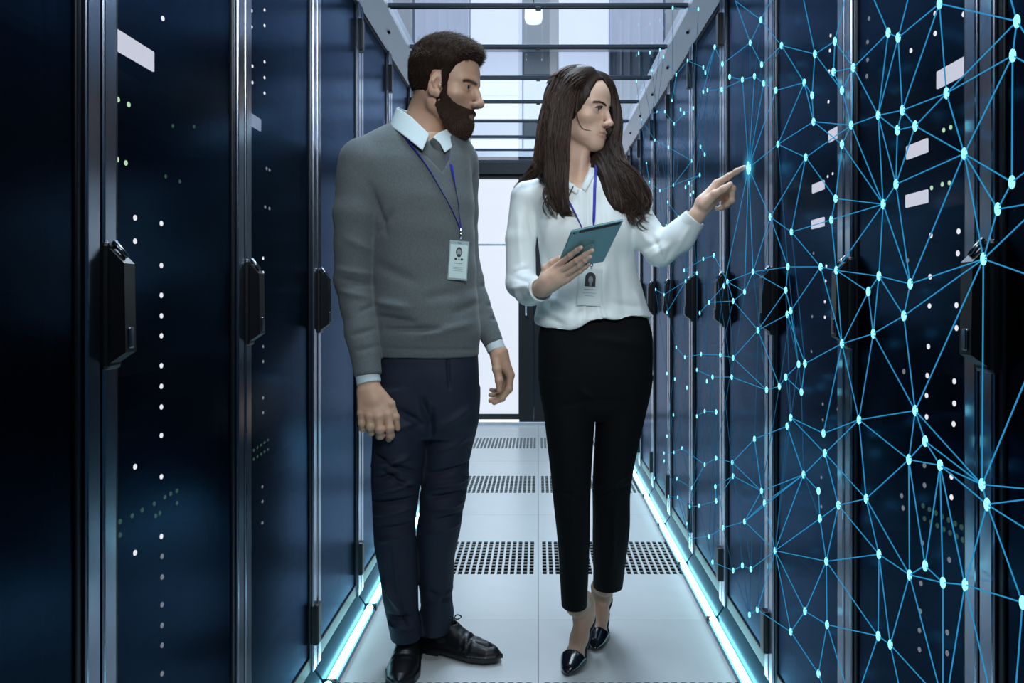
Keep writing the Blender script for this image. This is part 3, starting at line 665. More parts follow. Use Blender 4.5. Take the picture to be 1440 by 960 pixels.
def eyeball(gaze, man, c):
    nu, nv = 20, 24; r = .0126; V = []; 
    for i in range(nv+1):
        th = math.pi*i/nv
        for j in range(nu): ph = 2*math.pi*j/nu; V.append((math.sin(th)*math.cos(ph), math.cos(th), math.sin(th)*math.sin(ph)))
    V = np.array(V); Fq = np.array([(i*nu+j, (i+1)*nu+j, (i+1)*nu+(j+1) % nu, i*nu+(j+1) % nu) for i in range(nv) for j in range(nu)])
    R = np.array(Vector((0, 1, 0)).rotation_difference(Vector(gaze)).to_matrix()); a = np.degrees(np.arccos(np.clip(V[:, 1], -1, 1)))
    col = np.where((a < 11)[:, None], (.004, .004, .004), np.where((a < 34)[:, None], (.030, .022, .016), (.38, .36, .35)))
    return (V*r)@R.T+np.array(c), Fq, col

# ------------------------------------------------------------------ people
from mathutils.bvhtree import BVHTree
def skin_hand(man, lo_hi_pts, build, h=.0019, pad=.03):
    A = np.array(lo_hi_pts); v = Vol(A.min(0)-pad, A.max(0)+pad, h); build(v); V, Fq = v.mesh(); V = relax(V, Fq, 1, .35)
    c0 = np.array((.58, .36, .25)) if man else np.array((.76, .51, .385))
    col = np.tile(c0, (len(V), 1))*(1+.05*waves(V, 5, 6, 90, 90, 1.0))[:, None]
    return V, Fq, col
def fingers(v, lst, k=.005):
    for pts, rs in lst:
        v.chain([pv(*p) for p in pts], rs, k)
        n = len(pts)
        for i in range(1, n-1): v.ell(pv(*pts[i]), (rs[i]*1.06,)*3, .004)        # knuckles
def place(V, R, s, o): return (V*np.array(s))@R.T+np.array(o)
def surf_bvh(V, Fq): return BVHTree.FromPolygons([tuple(p) for p in V], [tuple(q) for q in Fq.tolist()])
CAM = Vector((0, 0, H))
def onto(bvh, x, y, lift=.003, dflt=2.32):       # point on a garment under a photo pixel, lifted a little off the cloth
    dr = (P(x, y, 2.0)-CAM).normalized(); hit = bvh.ray_cast(CAM, dr)
    if hit[0] is None: return P(x, y, dflt)
    return hit[0]-dr*lift
def ribbon(pts, w, th, nrm=None):                # flat strap along points
    pts = [Vector(p) for p in pts]; mb = MB(); n = len(pts)
    for i, p in enumerate(pts):
        t = (pts[min(i+1, n-1)]-pts[max(i-1, 0)]).normalized(); nn = (CAM-p).normalized(); sd = t.cross(nn).normalized()
        for a, b in ((-1, 0), (1, 0), (1, 1), (-1, 1)): mb.v.append(tuple(p+sd*(a*w/2)+nn*(b*th)))
    for i in range(n-1):
        for q in range(4): q2 = (q+1) % 4; mb.f.append((i*4+q, i*4+q2, i*4+4+q2, i*4+4+q))
    mb.f += [(0, 1, 2, 3), tuple((n-1)*4+q for q in (3, 2, 1, 0))]; return mb
def fine(pts, n=6):                              # Catmull-Rom through points
    p = [Vector(q) for q in pts]; p = [p[0]*2-p[1]]+p+[p[-1]*2-p[-2]]; out = []
    for i in range(1, len(p)-2):
        for j in range(n):
            t = j/n; out.append(.5*((2*p[i])+(p[i+1]-p[i-1])*t+(2*p[i-1]-5*p[i]+4*p[i+1]-p[i+2])*t*t+(3*p[i]-p[i-1]-3*p[i+1]+p[i+2])*t**3))
    return out+[p[-2]]
def shoe(name, toe, heel, parent, m, L=.285, laces=True):
    """derby shoe, in its own frame: x from toe to heel, z up"""
    v = Vol((-.02, -.065, -.004), (L+.02, .065, .15), .0026)
    W_ = lambda t: np.interp(t, [-.005, .004, .03, .08, .12, .17, .22, .265, L-.002, L+.004], [.001, .016, .036, .046, .043, .037, .036, .034, .016, .001])
    Hh = lambda t: np.interp(t, [0, .015, .05, .09, .13, .16, .19, .24, .275, L], [.026, .038, .048, .057, .078, .102, .118, .112, .106, .085])
    def upper(X, Y, Z):
        a = W_(X)*.96; b = Hh(X)-.015; q = ((np.abs(Y)/np.maximum(a, 1e-3))**2.2+(np.maximum(Z-.018, 0)/b)**2.0)**.45
        return np.maximum((q-1)*np.minimum(a, b)+0*Z, .014-Z)
    v.put(upper, (0, -.05, .01), (L, .05, .13), .0)
    v.ell((L-.085, 0, .125), (.052, .024, .050), .006, 's')
    def sole(X, Y, Z):
        a = W_(X)+.004; up = np.interp(X, [0, .12, .185, .187, L], [.0, .009, .009, .0, .0])+np.interp(X, [0, .05, .1], [.006, .001, 0])
        return np.maximum(np.maximum(np.maximum(np.abs(Y)-a, Z-.022), up-Z), np.maximum(.001-X, X-L-.001))
    v.put(sole, (-.004, -.052, 0), (L+.004, .052, .03), .003)
    V, Fq = v.mesh(); V = relax(V, Fq, 1, .4)
    N = vnormals(V, Fq); V = V+N*(.0012*np.sin(V[:, 0]*260+V[:, 1]*40)*np.exp(-((V[:, 0]-.095)/.02)**2)*(V[:, 2] > .03))[:, None]
    dr = np.array(heel)-np.array(toe); dr[2] = 0; dr /= np.linalg.norm(dr); R = np.array([[dr[0], -dr[1], 0], [dr[1], dr[0], 0], [0, 0, 1]]); o3 = np.array((toe[0], toe[1], 0.0005))
    W3 = V@R.T+o3; o = link(name, to_mesh(name, W3, Fq), m, parent)
    if laces:
        for i in range(4):
            t = .105+i*.017; z = float(Hh(np.array(t)))+.001
            pts = [Vector(R@np.array((t+.004*abs(y)/.018, y, z-.010*(y/.018)**2))+o3) for y in np.linspace(-.018, .018, 7)]
            MB().tube(pts, .0022, 6).build('lace', M['lace'], o, True)
        for sgn in (-1, 1):
            pts = fine([R@np.array(q)+o3 for q in ((.155, 0, .106), (.150, sgn*.012, .113), (.142, sgn*.024, .104), (.150, sgn*.016, .098), (.156, 0, .106))], 4)
            MB().tube(pts, .0019, 6).build('lace', M['lace'], o, True)
    return o
M['shoe'] = mat('black_leather', (.004, .004, .005), .42, coat=.08, bump=.08, bscale=400)
M['lace'] = mat('shoe_lace', (.012, .012, .014), .6)
M['sweater'] = mat('grey_wool', (.108, .128, .134), .88, noise=.38, nscale=330, bump=.5, bscale=520, sheen=.12, stretch=(1, 1, .45))
M['rib'] = M['sweater']
M['shirt'] = mat('pale_shirt', (.62, .74, .76), .7, bump=.1, bscale=900)
M['tie'] = mat('grey_tie', (.075, .09, .095), .7, noise=.2, nscale=700)
M['navy'] = mat('navy_chino', (.007, .014, .034), .75, noise=.18, nscale=60, bump=.25, bscale=1100)
M['lanyard'] = mat('blue_strap', (.012, .025, .36), .55)
M['card'] = mat('badge_card', (.62, .78, .76), .35); M['sleeve'] = mat('clear_badge_sleeve', (.45, .58, .60), .12, .2)
M['ink'] = mat('badge_ink', (.03, .035, .04), .6); M['inkl'] = mat('badge_faint_ink', (.28, .36, .37), .6)
M['inks'] = mat('badge_photo_grey', (.30, .35, .35), .6)

def build_man():
    D = 2.42
    # ---- head
    v = head_sdf(True); hd = v.d.copy(); X, Y, Z = v.grid()
    sc = np.array((1.03, 1.03, 1.10)); R = headrot(73, -9, 0); o = pv(627, 123, D)
    inv = lambda p: (R.T@(np.array(p)-o))/sc
    nb = [inv(pv(603, 160, 2.46)), inv(pv(598, 185, 2.45)), inv(pv(596, 225, 2.44))]
    v.chain([(0, -.030, -.030)]+nb, [.052, .054, .056, .066], .03)
    v.cap((0, .012, -.085), nb[1], .030, .040, .03)
    skin = v.d.copy(); V, Fq = v.mesh(); V = relax(V, Fq, 1, .3); col = base_skin(V, True)
    st = np.clip((-.02-V[:, 2])*30, 0, 1)*np.clip((V[:, 1]-.0)*30, 0, 1)*.45
    col = col*(1-st[:, None])+np.array((.10, .065, .05))*st[:, None]*1.0
    parts = [(place(V, R, sc, o), Fq, col)]
    # ---- hands
    def rh(v):
        wr = pv(519, 541, 2.305); k = [(545, 583, 2.268), (532, 586, 2.262), (520, 585, 2.264), (508, 581, 2.272)]
        v.chain([pv(517, 515, 2.31), wr], [.028, .027], .01)
        for q, r in zip(k, (.0125, .0125, .012, .011)): v.cap(pv(520+(q[0]-526)*.5, 552, 2.292), pv(*q), .017, r, .02)
        v.cap(wr, pv(526, 562, 2.285), .026, .024, .015)
        fingers(v, [([k[0], (548, 602, 2.262), (549, 612, 2.274), (547, 617, 2.290)], [.0125, .0118, .0108, .0092]),
                    ([k[1], (534, 604, 2.256), (535, 612, 2.272), (533, 614, 2.292)], [.0125, .0118, .0108, .0092]),
                    ([k[2], (521, 600, 2.260), (522, 607, 2.278), (522, 608, 2.296)], [.0120, .0114, .0102, .0088]),
                    ([k[3], (509, 595, 2.270), (510, 602, 2.285), (512, 603, 2.300)], [.0110, .0102, .0094, .0080]),
                    ([(534, 553, 2.29), (549, 568, 2.285), (556, 586, 2.282), (559, 602, 2.288)], [.017, .0125, .0105, .0082])])
    parts.append(skin_hand(True, [pv(497, 510, 2.25), pv(565, 622, 2.33)], rh))
    def lh(v):
        e = .018
        v.chain([pv(692, 477, 2.494), pv(701, 496, 2.48)], [.021, .0225], .01)
        k = [(718, 527, 2.468), (717, 530, 2.468+e), (715, 531, 2.468+2*e), (711, 530, 2.468+3*e)]
        for q in k: v.cap(pv(702, 498, 2.475+.5*(q[2]-2.468)), pv(*q), .019, .0115, .02)
        fingers(v, [([k[0], (716, 547, 2.462), (706, 560, 2.462), (695, 566, 2.464)], [.0110, .0098, .0090, .0075]),
                    ([k[1], (713, 550, 2.485), (702, 561, 2.486), (690, 563, 2.486)], [.0110, .0098, .0090, .0075]),
                    ([k[2], (709, 550, 2.505), (700, 556, 2.505), (690, 555, 2.504)], [.0105, .0095, .0085, .0072]),
                    ([k[3], (704, 546, 2.523), (697, 550, 2.523), (691, 548, 2.52)], [.0095, .0085, .0078, .0066]),
                    ([(698, 502, 2.47), (699, 519, 2.455), (702, 535, 2.448), (702, 548, 2.447)], [.019, .0135, .0115, .0090])])
    parts.append(skin_hand(True, [pv(682, 465, 2.43), pv(728, 572, 2.54)], lh))
    # ---- the rest of the body under the clothes
    v = Vol((-.72, 2.15, .02), (-.08, 2.72, 1.62), .011)
    v.loft(rows([(190, 560, 640, D, .07), (230, 525, 650, D, .085), (350, 535, 660, D, .10), (500, 538, 664, D, .10)]), .03)
    v.chain([pv(520, 228, 2.37), pv(499, 395, 2.38), pv(517, 520, 2.31)], [.040, .024, .018], .03)
    v.chain([pv(640, 232, 2.52), pv(662, 396, 2.53), pv(696, 478, 2.49)], [.036, .022, .016], .03)
    v.chain([pv(566, 500, 2.42), pv(560, 690, 2.40), pv(570, 885, 2.40)], [.065, .045, .03], .04)
    v.chain([pv(634, 500, 2.45), pv(622, 700, 2.46), pv(612, 870, 2.47)], [.06, .045, .03], .04)
    for a, b in (((-.378, 2.30), (-.388, 2.46)), ((-.15, 2.42), (-.30, 2.47))): v.cap((*a, .035), (*b, .05), .02, .025, .03)
    V, Fq = v.mesh(); parts.append((V, Fq, np.where(V[:, 2:3] < .3, (.008, .009, .012), (.58, .36, .25))))        # dark socks
    V, Fq, col = join(parts)
    man = link('person', to_mesh('person', V, Fq, col), MS)
    tag(man, 'bearded man in a grey sweater and navy trousers, arms hanging, looking at the tablet', 'person')
    # ---- eyes
    gz = R.T@np.array((.93, -.30, -.12)); gz = gz/np.linalg.norm(gz)
    for sx in (-1, 1):
        Ve, Fe, ce = eyeball(gz, True, (sx*.032, .0735, -.0003)); link('eye', to_mesh('eye', place(Ve, R, sc, o), Fe, ce), ME, man)
    # ---- hair and beard
    zt = np.interp(Y, [-.13, -.06, -.030, -.021, -.011, .016, .022, .034, .040, .052, .066, .095], [-.066, -.062, -.045, -.01, .028, .030, -.012, -.012, .030, .054, .070, .077])
    zt = zt+np.clip(np.abs(X)-.03, 0, 1)*-.2*(Y > .04)
    top = np.clip((Z-.035)/.07, 0, 1); fr = np.clip((Y-.02)/.06, 0, 1)
    th = .006+.013*top+.006*top*fr
    edge = np.clip((Z-zt)/.018, 0, 1); reg = (zt-Z)*.8
    hs = np.maximum(hd-th*(.25+.75*edge), reg); hs = np.maximum(hs, -(np.sqrt(((np.abs(X)-.082)/.020)**2+((Y-.0)/.023)**2+((Z+.006)/.036)**2)-1)*.02)
    Vh, Fh = surfnet(hs.astype(f32), np.array((-.115, -.145, -.30)), .0023)
    Nh = vnormals(Vh, Fh); Vh = relax(Vh, Fh, 2, .5)
    Vh = Vh+Nh*(waves(Vh, 11, 8, 210, 120, .0016)*np.clip((Vh[:, 2]-.02)/.06, .2, 1))[:, None]
    MH = mat('brown_hair', (.062, .033, .019), .50, spec=.4, noise=.45, nscale=160); MHb = mat('brown_hair_shade', (.020, .011, .007), .8, spec=.1)  # base under the strands coloured darker, as painted shadow between them
    hair = link('hair', to_mesh('hair', place(Vh, R, sc, o), Fh), MHb, man)
    r = np.random.default_rng(2)
    def grow(Vs, Ns, n, dirf, ln, rad, K=4, bend=.25):
        i = r.choice(len(Vs), n); p = Vs[i]; nn = Ns[i]; d = dirf(p, nn)+r.normal(size=p.shape)*.22; d /= np.linalg.norm(d, axis=1, keepdims=True)
        L = (ln(p) if callable(ln) else ln)*r.uniform(.6, 1.25, len(p)); t = np.linspace(0, 1, K)
        pts = p[:, None]-nn[:, None]*.002+d[:, None]*(L[:, None]*t)[..., None]-nn[:, None]*(bend*L[:, None]*t**2)[..., None]
        return strands(pts, np.array(rad)*(1-.85*t))
    def hdir(p, nn):
        tp = np.clip((p[:, 2]-.05)/.05, 0, 1)[:, None]; side = np.stack([np.sign(p[:, 0])*.2, -.55+0*p[:, 0], -.8+0*p[:, 0]], 1)
        front = np.stack([-.35+0*p[:, 0], .55+0*p[:, 0], .35+0*p[:, 0]], 1)
        return nn*.22+side*(1-tp)+front*tp
    sel = (Vh[:, 2] > -.05)
    Vs, Fs = grow(Vh[sel], Nh[sel], 15000, hdir, lambda p: .007+.017*np.clip((p[:, 2]-.05)/.05, 0, 1), .00062, bend=.4)
    link('hair_strands', to_mesh('hair_strands', place(Vs, R, sc, o), Fs), MH, hair)
    zb = np.interp(Y, [.0, .016, .020, .034, .040, .058, .078, .10], [-.03, -.02, .02, .01, -.028, -.046, -.0515, -.0525])
    back = (.008+np.clip(-.06-Z, 0, .05)*.45)-Y
    lipx = np.sqrt((X/.019)**2+((Z+.0722)/.0058)**2+((Y-.093)/.03)**2)-1
    breg = np.maximum(np.maximum((Z-zb), back), -lipx*.008)
    breg = np.maximum(breg, -(np.sqrt(((np.abs(X)-.080)/.022)**2+((Y-.001)/.024)**2+((Z+.010)/.040)**2)-1)*.02)
    bth = .0024+.0065*np.clip((-.068-Z)/.04, 0, 1)*np.clip(1.5-Y*9, .45, 1)+.0012*np.clip((Y-.07)/.02, 0, 1)
    em = np.clip(-breg/.012, 0, 1)
    bs = np.maximum(hd-bth*(.15+.85*em), breg*.8); bs = np.maximum(bs, -.135-Z)
    Vb, Fb = surfnet(bs.astype(f32), np.array((-.115, -.145, -.30)), .0023); Nb = vnormals(Vb, Fb); Vb = relax(Vb, Fb, 2, .5)
    Vb = Vb+Nb*waves(Vb, 21, 8, 260, 200, .0011)[:, None]
    MBd = mat('brown_beard', (.085, .046, .027), .6, noise=.4, nscale=200); MBb = mat('brown_beard_shade', (.034, .019, .012), .8, spec=.1)  # beard base painted darker to read as shade among the hairs
    beard = link('beard', to_mesh('beard', place(Vb, R, sc, o), Fb), MBb, man)
    outb = hd_at(hd, Vb) > .0005
    bdir = lambda p, nn: nn*.5+np.stack([0*p[:, 0], .25+0*p[:, 0], -.85+0*p[:, 0]], 1)
    Vs, Fs = grow(Vb[outb], Nb[outb], 11000, bdir, lambda p: .005+.006*np.clip((-.06-p[:, 2])/.04, 0, 1), .00055)
    link('beard_strands', to_mesh('beard_strands', place(Vs, R, sc, o), Fs), MBd, beard)
    # eyebrows
    Vn, Fn = surfnet(hd, np.array((-.115, -.145, -.30)), .0023); Nn = vnormals(Vn, Fn)
    for sx in (-1, 1):
        x_ = Vn[:, 0]*sx; zc = .0120+.003*np.sin(np.clip((x_-.010)/.040, 0, 1)*2.4)
        sel = (x_ > .008) & (x_ < .052) & (np.abs(Vn[:, 2]-zc) < .0036) & (Vn[:, 1] > .04)
        if sel.sum() > 5:
            Vs, Fs = grow(Vn[sel], Nn[sel], 700, lambda p, nn: nn*.08+np.stack([sx*.8+0*p[:, 0], 0*p[:, 0], .25-.6*np.clip((np.abs(p[:, 0])-.025)/.02, 0, 1)], 1), .0075, .0006)
            link('eyebrow', to_mesh('eyebrow', place(Vs, R, sc, o), Fs), MH, man)
    # ---- sweater
    v = Vol((-.72, 2.16, .80), (-.06, 2.70, 1.66), .0042)
    v.loft(rows([(172, 566, 634, 2.45, .060), (186, 546, 645, 2.44, .078), (205, 518, 654, 2.43, .092), (230, 508, 661, D, .105), (262, 512, 665, D, .116), (300, 519, 667, D, .122), (350, 524, 668, D, .122),
                 (400, 525, 670, D, .124), (432, 525, 673, D, .130), (468, 526, 676, D, .132), (490, 528, 674, D, .128), (499, 529, 673, D, .127)]), .02, n=2.3)
    v.cap(pv(552, 199, 2.44), pv(512, 226, 2.38), .050, .062, .05)
    v.cap(pv(625, 190, 2.46), pv(648, 226, 2.50), .045, .052, .05)
    ra = [(509, 228, 2.38), (501, 300, 2.37), (497, 395, 2.38), (508, 465, 2.345), (518, 531, 2.305)]
    v.chain([pv(*q) for q in ra], [.068, .063, .054, .046, .0375], .014)
    v.cap(pv(512, 240, 2.385), pv(530, 262, 2.39), .05, .05, .05)
    la = [(648, 238, 2.52), (652, 330, 2.535), (662, 396, 2.535), (682, 455, 2.51), (697, 489, 2.485)]
    v.chain([pv(*q) for q in la], [.056, .042, .040, .035, .0295], .012)
    v.cutend(pv(517, 529, 2.31), pv(519, 541, 2.305)-pv(515, 505, 2.32), .06); v.cutend(pv(696, 484, 2.488), pv(697, 489, 2.485)-pv(688, 468, 2.50), .05)
    X, Y, Z = v.grid()
    nc = pv(600, 176, 2.43)                                                     # neck opening
    ncut = np.maximum(np.sqrt(((X-nc[0])/.070)**2+((Y-nc[1])/.078)**2)-1, -1)*.07
    v.d = np.maximum(v.d, -np.maximum(ncut, (pv(0, 212, 2.40)[2]+(X-nc[0])*-.25)-Z).astype(f32))
    vp = [P(x, y, 2.33) for x, y in ((548, 150), (553, 172), (576, 198), (600, 219), (622, 243), (631, 222), (630, 195), (640, 150))]
    pf = poly2([(q.x, q.z) for q in vp])(X[:, :, :], Z)
    full = v.d.copy()
    cut = np.maximum(np.maximum(pf, Y-2.47), -(full+.009))
    v.d = np.maximum(full, -cut).astype(f32)
    V, Fq = v.mesh(); N = vnormals(V, Fq); V = relax(V, Fq, 1, .4)
    cl = [(532, 445, 585, 452, 6, -7), (545, 462, 622, 462, 5, -6), (533, 425, 575, 432, 7, 5), (600, 470, 660, 455, 7, 4), (478, 392, 522, 400, 5, -5), (474, 378, 520, 386, 6, 4), (476, 408, 518, 418, 6, 4), (526, 330, 552, 300, 6, -4),
          (530, 372, 585, 395, 9, -3), (522, 262, 545, 330, 6, -4), (489, 335, 520, 352, 8, 3), (500, 470, 530, 462, 5, -3), (506, 492, 532, 486, 5, -2.5), (505, 440, 528, 428, 5, -3), (600, 420, 665, 405, 9, -3), (640, 440, 672, 425, 7, -3),
          (672, 400, 690, 404, 4, -3), (680, 430, 700, 432, 4, -3), (686, 450, 704, 449, 4, -3), (676, 385, 688, 382, 4, 2.5), (535, 488, 672, 492, 3, -1.5)]
    V = V+N*(1.9*creases(V, N, cl, 2.33)+waves(V, 3, 7, 16, 34, .0016))[:, None]
    sw = link('sweater', to_mesh('sweater', V, Fq), M['sweater'], man); bv = surf_bvh(V, Fq)
    sd = np.maximum(np.maximum(full+.0045, pf-.004), Y-2.47); sd = np.maximum(sd, -(full+.014))
    Vs, Fs = surfnet(sd.astype(f32), v.lo, v.h); tie = link('tie', to_mesh('tie', relax(Vs, Fs, 1, .5), Fs), M['tie'], man)
    # collar: a folded band around the neck, drawn as two leaves
    cv = Vol((-.47, 2.28, 1.42), (-.20, 2.58, 1.68), .0022); X, Y, Z = cv.grid(); c0 = pv(594, 180, 2.44)
    zz = (c0[2]-Z); rr = .077+np.clip(zz+.045, -.02, .2)*.36
    ax = X-c0[0]-zz*.02; shell = np.abs(np.sqrt((ax*.98)**2+(Y-c0[1]+zz*.10)**2)-rr)-.0026
    for nm, pts, bk in (('shirt_collar', [(540, 132), (556, 148), (580, 166), (607, 193), (599, 218), (575, 198), (550, 178), (538, 170)], True), ('shirt_collar', [(611, 197), (617, 190), (640, 172), (650, 180), (640, 205), (628, 219), (621, 205)], False)):
        pl = [P(x, y, 2.375) for x, y in pts]; reg = poly2([(q.x, q.z) for q in pl])(X, Z)
        fr = np.maximum(np.maximum(shell, reg), Y-c0[1]-.01)
        if bk: fr = np.minimum(fr, np.maximum(np.maximum(shell, c0[1]+.005-Y), np.abs(Z-c0[2]-.045)-.020))
        Vc, Fc = surfnet(fr.astype(f32), cv.lo, cv.h); link(nm, to_mesh(nm, relax(Vc, Fc, 2, .5), Fc), M['shirt'], man)
    # tie
    tv = Vol((-.40, 2.24, 1.36), (-.22, 2.50, 1.60), .0024)
    k0 = onto(bv, 613, 203, .006); tp = [onto(bv, x, y, .004) for x, y in ((613, 200), (616, 218), (620, 236), (622, 250))]
    tp[0] = tp[1]+Vector((P(613, 198, 2.33)-P(616, 218, 2.33)).x*Vector((1, 0, 0)))+Vector((0, .012, .036))
    tv.cap(tp[0], tp[0]+Vector((.003, 0, -.022)), .0185, .0150, .004, flat=(0, 1, 0), fs=1.5)
    Vt, Ft = tv.mesh(); link('tie_knot', to_mesh('tie_knot', relax(Vt, Ft, 2, .5), Ft), M['tie'], tie)
    # cuffs
    for nm, a, b, r0 in (('shirt_cuff', pv(516, 522, 2.312), pv(519, 539.5, 2.304), .0345), ('shirt_cuff', pv(691, 472, 2.497), pv(698.5, 493, 2.484), .0285)):
        cv = Vol(np.minimum(a, b)-.05, np.maximum(a, b)+.05, .0024); cv.cap(a-(b-a), b+(b-a), r0, r0, 0); cv.cap(a-(b-a)*2, b+(b-a)*2, r0-.005, r0-.005, 0, 's'); cv.plane(b, b-a); cv.plane(a, a-b)
        Vc, Fc = cv.mesh(); link(nm, to_mesh(nm, relax(Vc, Fc, 1, .5), Fc), M['shirt'], man)
    # ---- trousers
    v = Vol((-.60, 2.20, .05), (-.08, 2.70, .96), .0042)
    v.loft(rows([(488, 531, 671, D, .118), (520, 529, 673, D, .124), (560, 527, 673, 2.425, .122), (590, 526, 671, 2.43, .112), (612, 530, 662, 2.43, .08)]), .02, n=2.3)
    v.loft(rows([(545, 528, 604, 2.405, .100), (585, 526, 600, 2.40, .100), (620, 524, 598, 2.395, .092), (660, 523, 594, 2.39, .082), (695, 523, 589, 2.385, .074), (740, 525, 584, 2.39, .068), (800, 533, 586, 2.40, .066), (850, 541, 588, 2.405, .062), (880, 547, 590, 2.405, .060), (896, 550, 592, 2.40, .060)]), .018)
    v.loft(rows([(545, 598, 673, 2.455, .100), (585, 599, 672, 2.455, .098), (620, 597, 666, 2.46, .090), (660, 594, 660, 2.46, .082), (695, 591, 655, 2.455, .075), (740, 587, 648, 2.46, .070), (800, 588, 638, 2.47, .066), (845, 591, 636, 2.475, .064), (862, 591, 638, 2.475, .066), (886, 592, 634, 2.47, .066)]), .018)
    V, Fq = v.mesh(); N = vnormals(V, Fq); V = relax(V, Fq, 1, .4)
    cl = [(525, 655, 575, 640, 5, 6), (530, 640, 590, 665, 4, -5), (527, 690, 582, 678, 4, 6), (525, 705, 585, 700, 4, -6), (526, 722, 580, 712, 4, 5), (527, 742, 578, 738, 4, -4), (540, 660, 588, 690, 4, -4), (528, 672, 560, 664, 4, -5), (535, 760, 575, 745, 4, 4),
          (600, 640, 650, 622, 5, 4), (600, 672, 655, 660, 4, -5), (605, 690, 652, 682, 4, 5), (600, 705, 650, 700, 4, -6), (598, 722, 645, 716, 4, 5), (610, 738, 646, 733, 4, -4), (600, 755, 640, 748, 4, 3),
          (565, 575, 600, 600, 7, -5), (610, 575, 605, 615, 6, -5), (560, 600, 590, 590, 6, 4), (620, 600, 660, 575, 8, 4), (596, 560, 605, 600, 6, -6), (632, 500, 634, 545, 2.5, -3), (540, 820, 570, 865, 6, 6), (560, 840, 575, 880, 4, -5), (545, 868, 580, 872, 4, -6), (545, 880, 585, 888, 3, 5), (600, 845, 630, 862, 5, -4), (596, 860, 628, 850, 4, 4), (555, 770, 562, 850, 4, 3)]
    V = V+N*(3.0*creases(V, N, cl, 2.34)+waves(V, 8, 6, 22, 30, .0014))[:, None]
    link('trousers', to_mesh('trousers', V, Fq), M['navy'], man)
    shoe('shoe', (-.382, 2.235, 0), (-.388, 2.52, 0), man, M['shoe'])
    shoe('shoe', (-.113, 2.405, 0), (-.345, 2.505, 0), man, M['shoe'], L=.27)
    # ---- identity badge on its strap
    bd = empty('identity_badge', tuple(onto(bv, 645, 365))); bl = bd.location.copy()
    tag(bd, 'identity badge on a blue lanyard hanging on the grey sweater', 'badge')
    def rel(ps): return [Vector(p)-bl for p in ps]
    l1 = [P(551, 166, 2.40)]+[onto(bv, x, y, .004) for x, y in ((560, 180), (575, 200), (590, 219), (606, 242), (622, 270), (636, 297), (645, 318), (648, 331))]
    l2 = [P(624, 190, 2.36)]+[onto(bv, x, y, .004) for x, y in ((630, 212), (636, 240), (642, 270), (646, 300), (648, 320), (648, 331))]
    l1[0] = onto(bv, 553, 172, .008); l2[0] = onto(bv, 627, 203, .008)
    for l in (l1, l2): ribbon(rel(fine(l, 4)), .0085, .0016).build('strap', M['lanyard'], bd)
    a = onto(bv, 648, 322, .008); MB().tube(rel([a, P(648, 337, a.y-.001)]), .0035, 8).build('clip', M['chrome'], bd, True)
    n0 = onto(bv, 646, 342, .009); n1 = onto(bv, 643, 390, .009)
    up = (n0-n1).normalized(); sdv = Vector((1, .40, -.05)).normalized(); sdv = (sdv-up*sdv.dot(up)).normalized(); nn = sdv.cross(up).normalized()
    if nn.y > 0: nn = -nn
    c = (n0+n1)/2
    def card(name, u0, u1, w0, w1, z0, z1, m, par):
        mb = MB(); mb.box(u0, u1, w0, w1, z0, z1, min(.0004, (z1-z0)*.3))
        mb.v = [tuple(c-bl+sdv*x+up*y+nn*z) for x, y, z in mb.v]; return mb.build(name, m, par)
    hw, hh = .0285, .056
    card('badge_sleeve', -hw, hw, -hh, hh, -.001, .0012, M['sleeve'], bd)
    cd = card('card', -hw+.003, hw-.003, -hh+.005, hh-.012, .0012, .0020, M['card'], bd)
    card('slot', -.005, .005, hh-.008, hh-.005, .0010, .0016, M['ink'], bd)
    def oval(name, cx_, cy_, rx, ry, z, m, n=20, sq=2.0):
        mb = MB(); pts = [(cx_+rx*math.copysign(abs(math.cos(2*math.pi*i/n))**(2/sq), math.cos(2*math.pi*i/n)), cy_+ry*math.copysign(abs(math.sin(2*math.pi*i/n))**(2/sq), math.sin(2*math.pi*i/n))) for i in range(n)]
        mb.prism(pts, z, z+.0003, 'z'); mb.v = [tuple(c-bl+sdv*x+up*y+nn*q) for x, y, q in mb.v]; return mb.build(name, m, cd)
    oval('printed_portrait', 0, .024, .0092, .0135, .0020, M['ink']); oval('printed_portrait', 0, .022, .0066, .0100, .0023, M['inks']); oval('printed_portrait', 0, .0135, .0055, .0045, .0026, M['ink'])
    oval('printed_portrait', -.0085, .0035, .0040, .0035, .0020, M['ink']); oval('printed_portrait', .0095, .0035, .0035, .0035, .0020, M['ink']); oval('printed_portrait', .001, .003, .0025, .0025, .0020, M['inks'])
    for yy, w_, m_ in ((-.0085, .011, 'ink'), (-.020, .015, 'inkl'), (-.0245, .013, 'inkl'), (-.030, .014, 'inkl')):
        xx = -w_; q = random.Random(int(yy*-1e4))
        while xx < w_: l_ = q.uniform(.002, .005); card('printed_line', xx, min(xx+l_, w_), yy-.0009, yy+.0009, .0020, .0022, M[m_], cd); xx += l_+.0011
    return man
def hd_at(hd, V):
    i = np.clip(np.round((V-np.array((-.115, -.145, -.30)))/.0023).astype(int), 0, np.array(hd.shape)-1); return hd[i[:, 0], i[:, 1], i[:, 2]]
man = build_man()

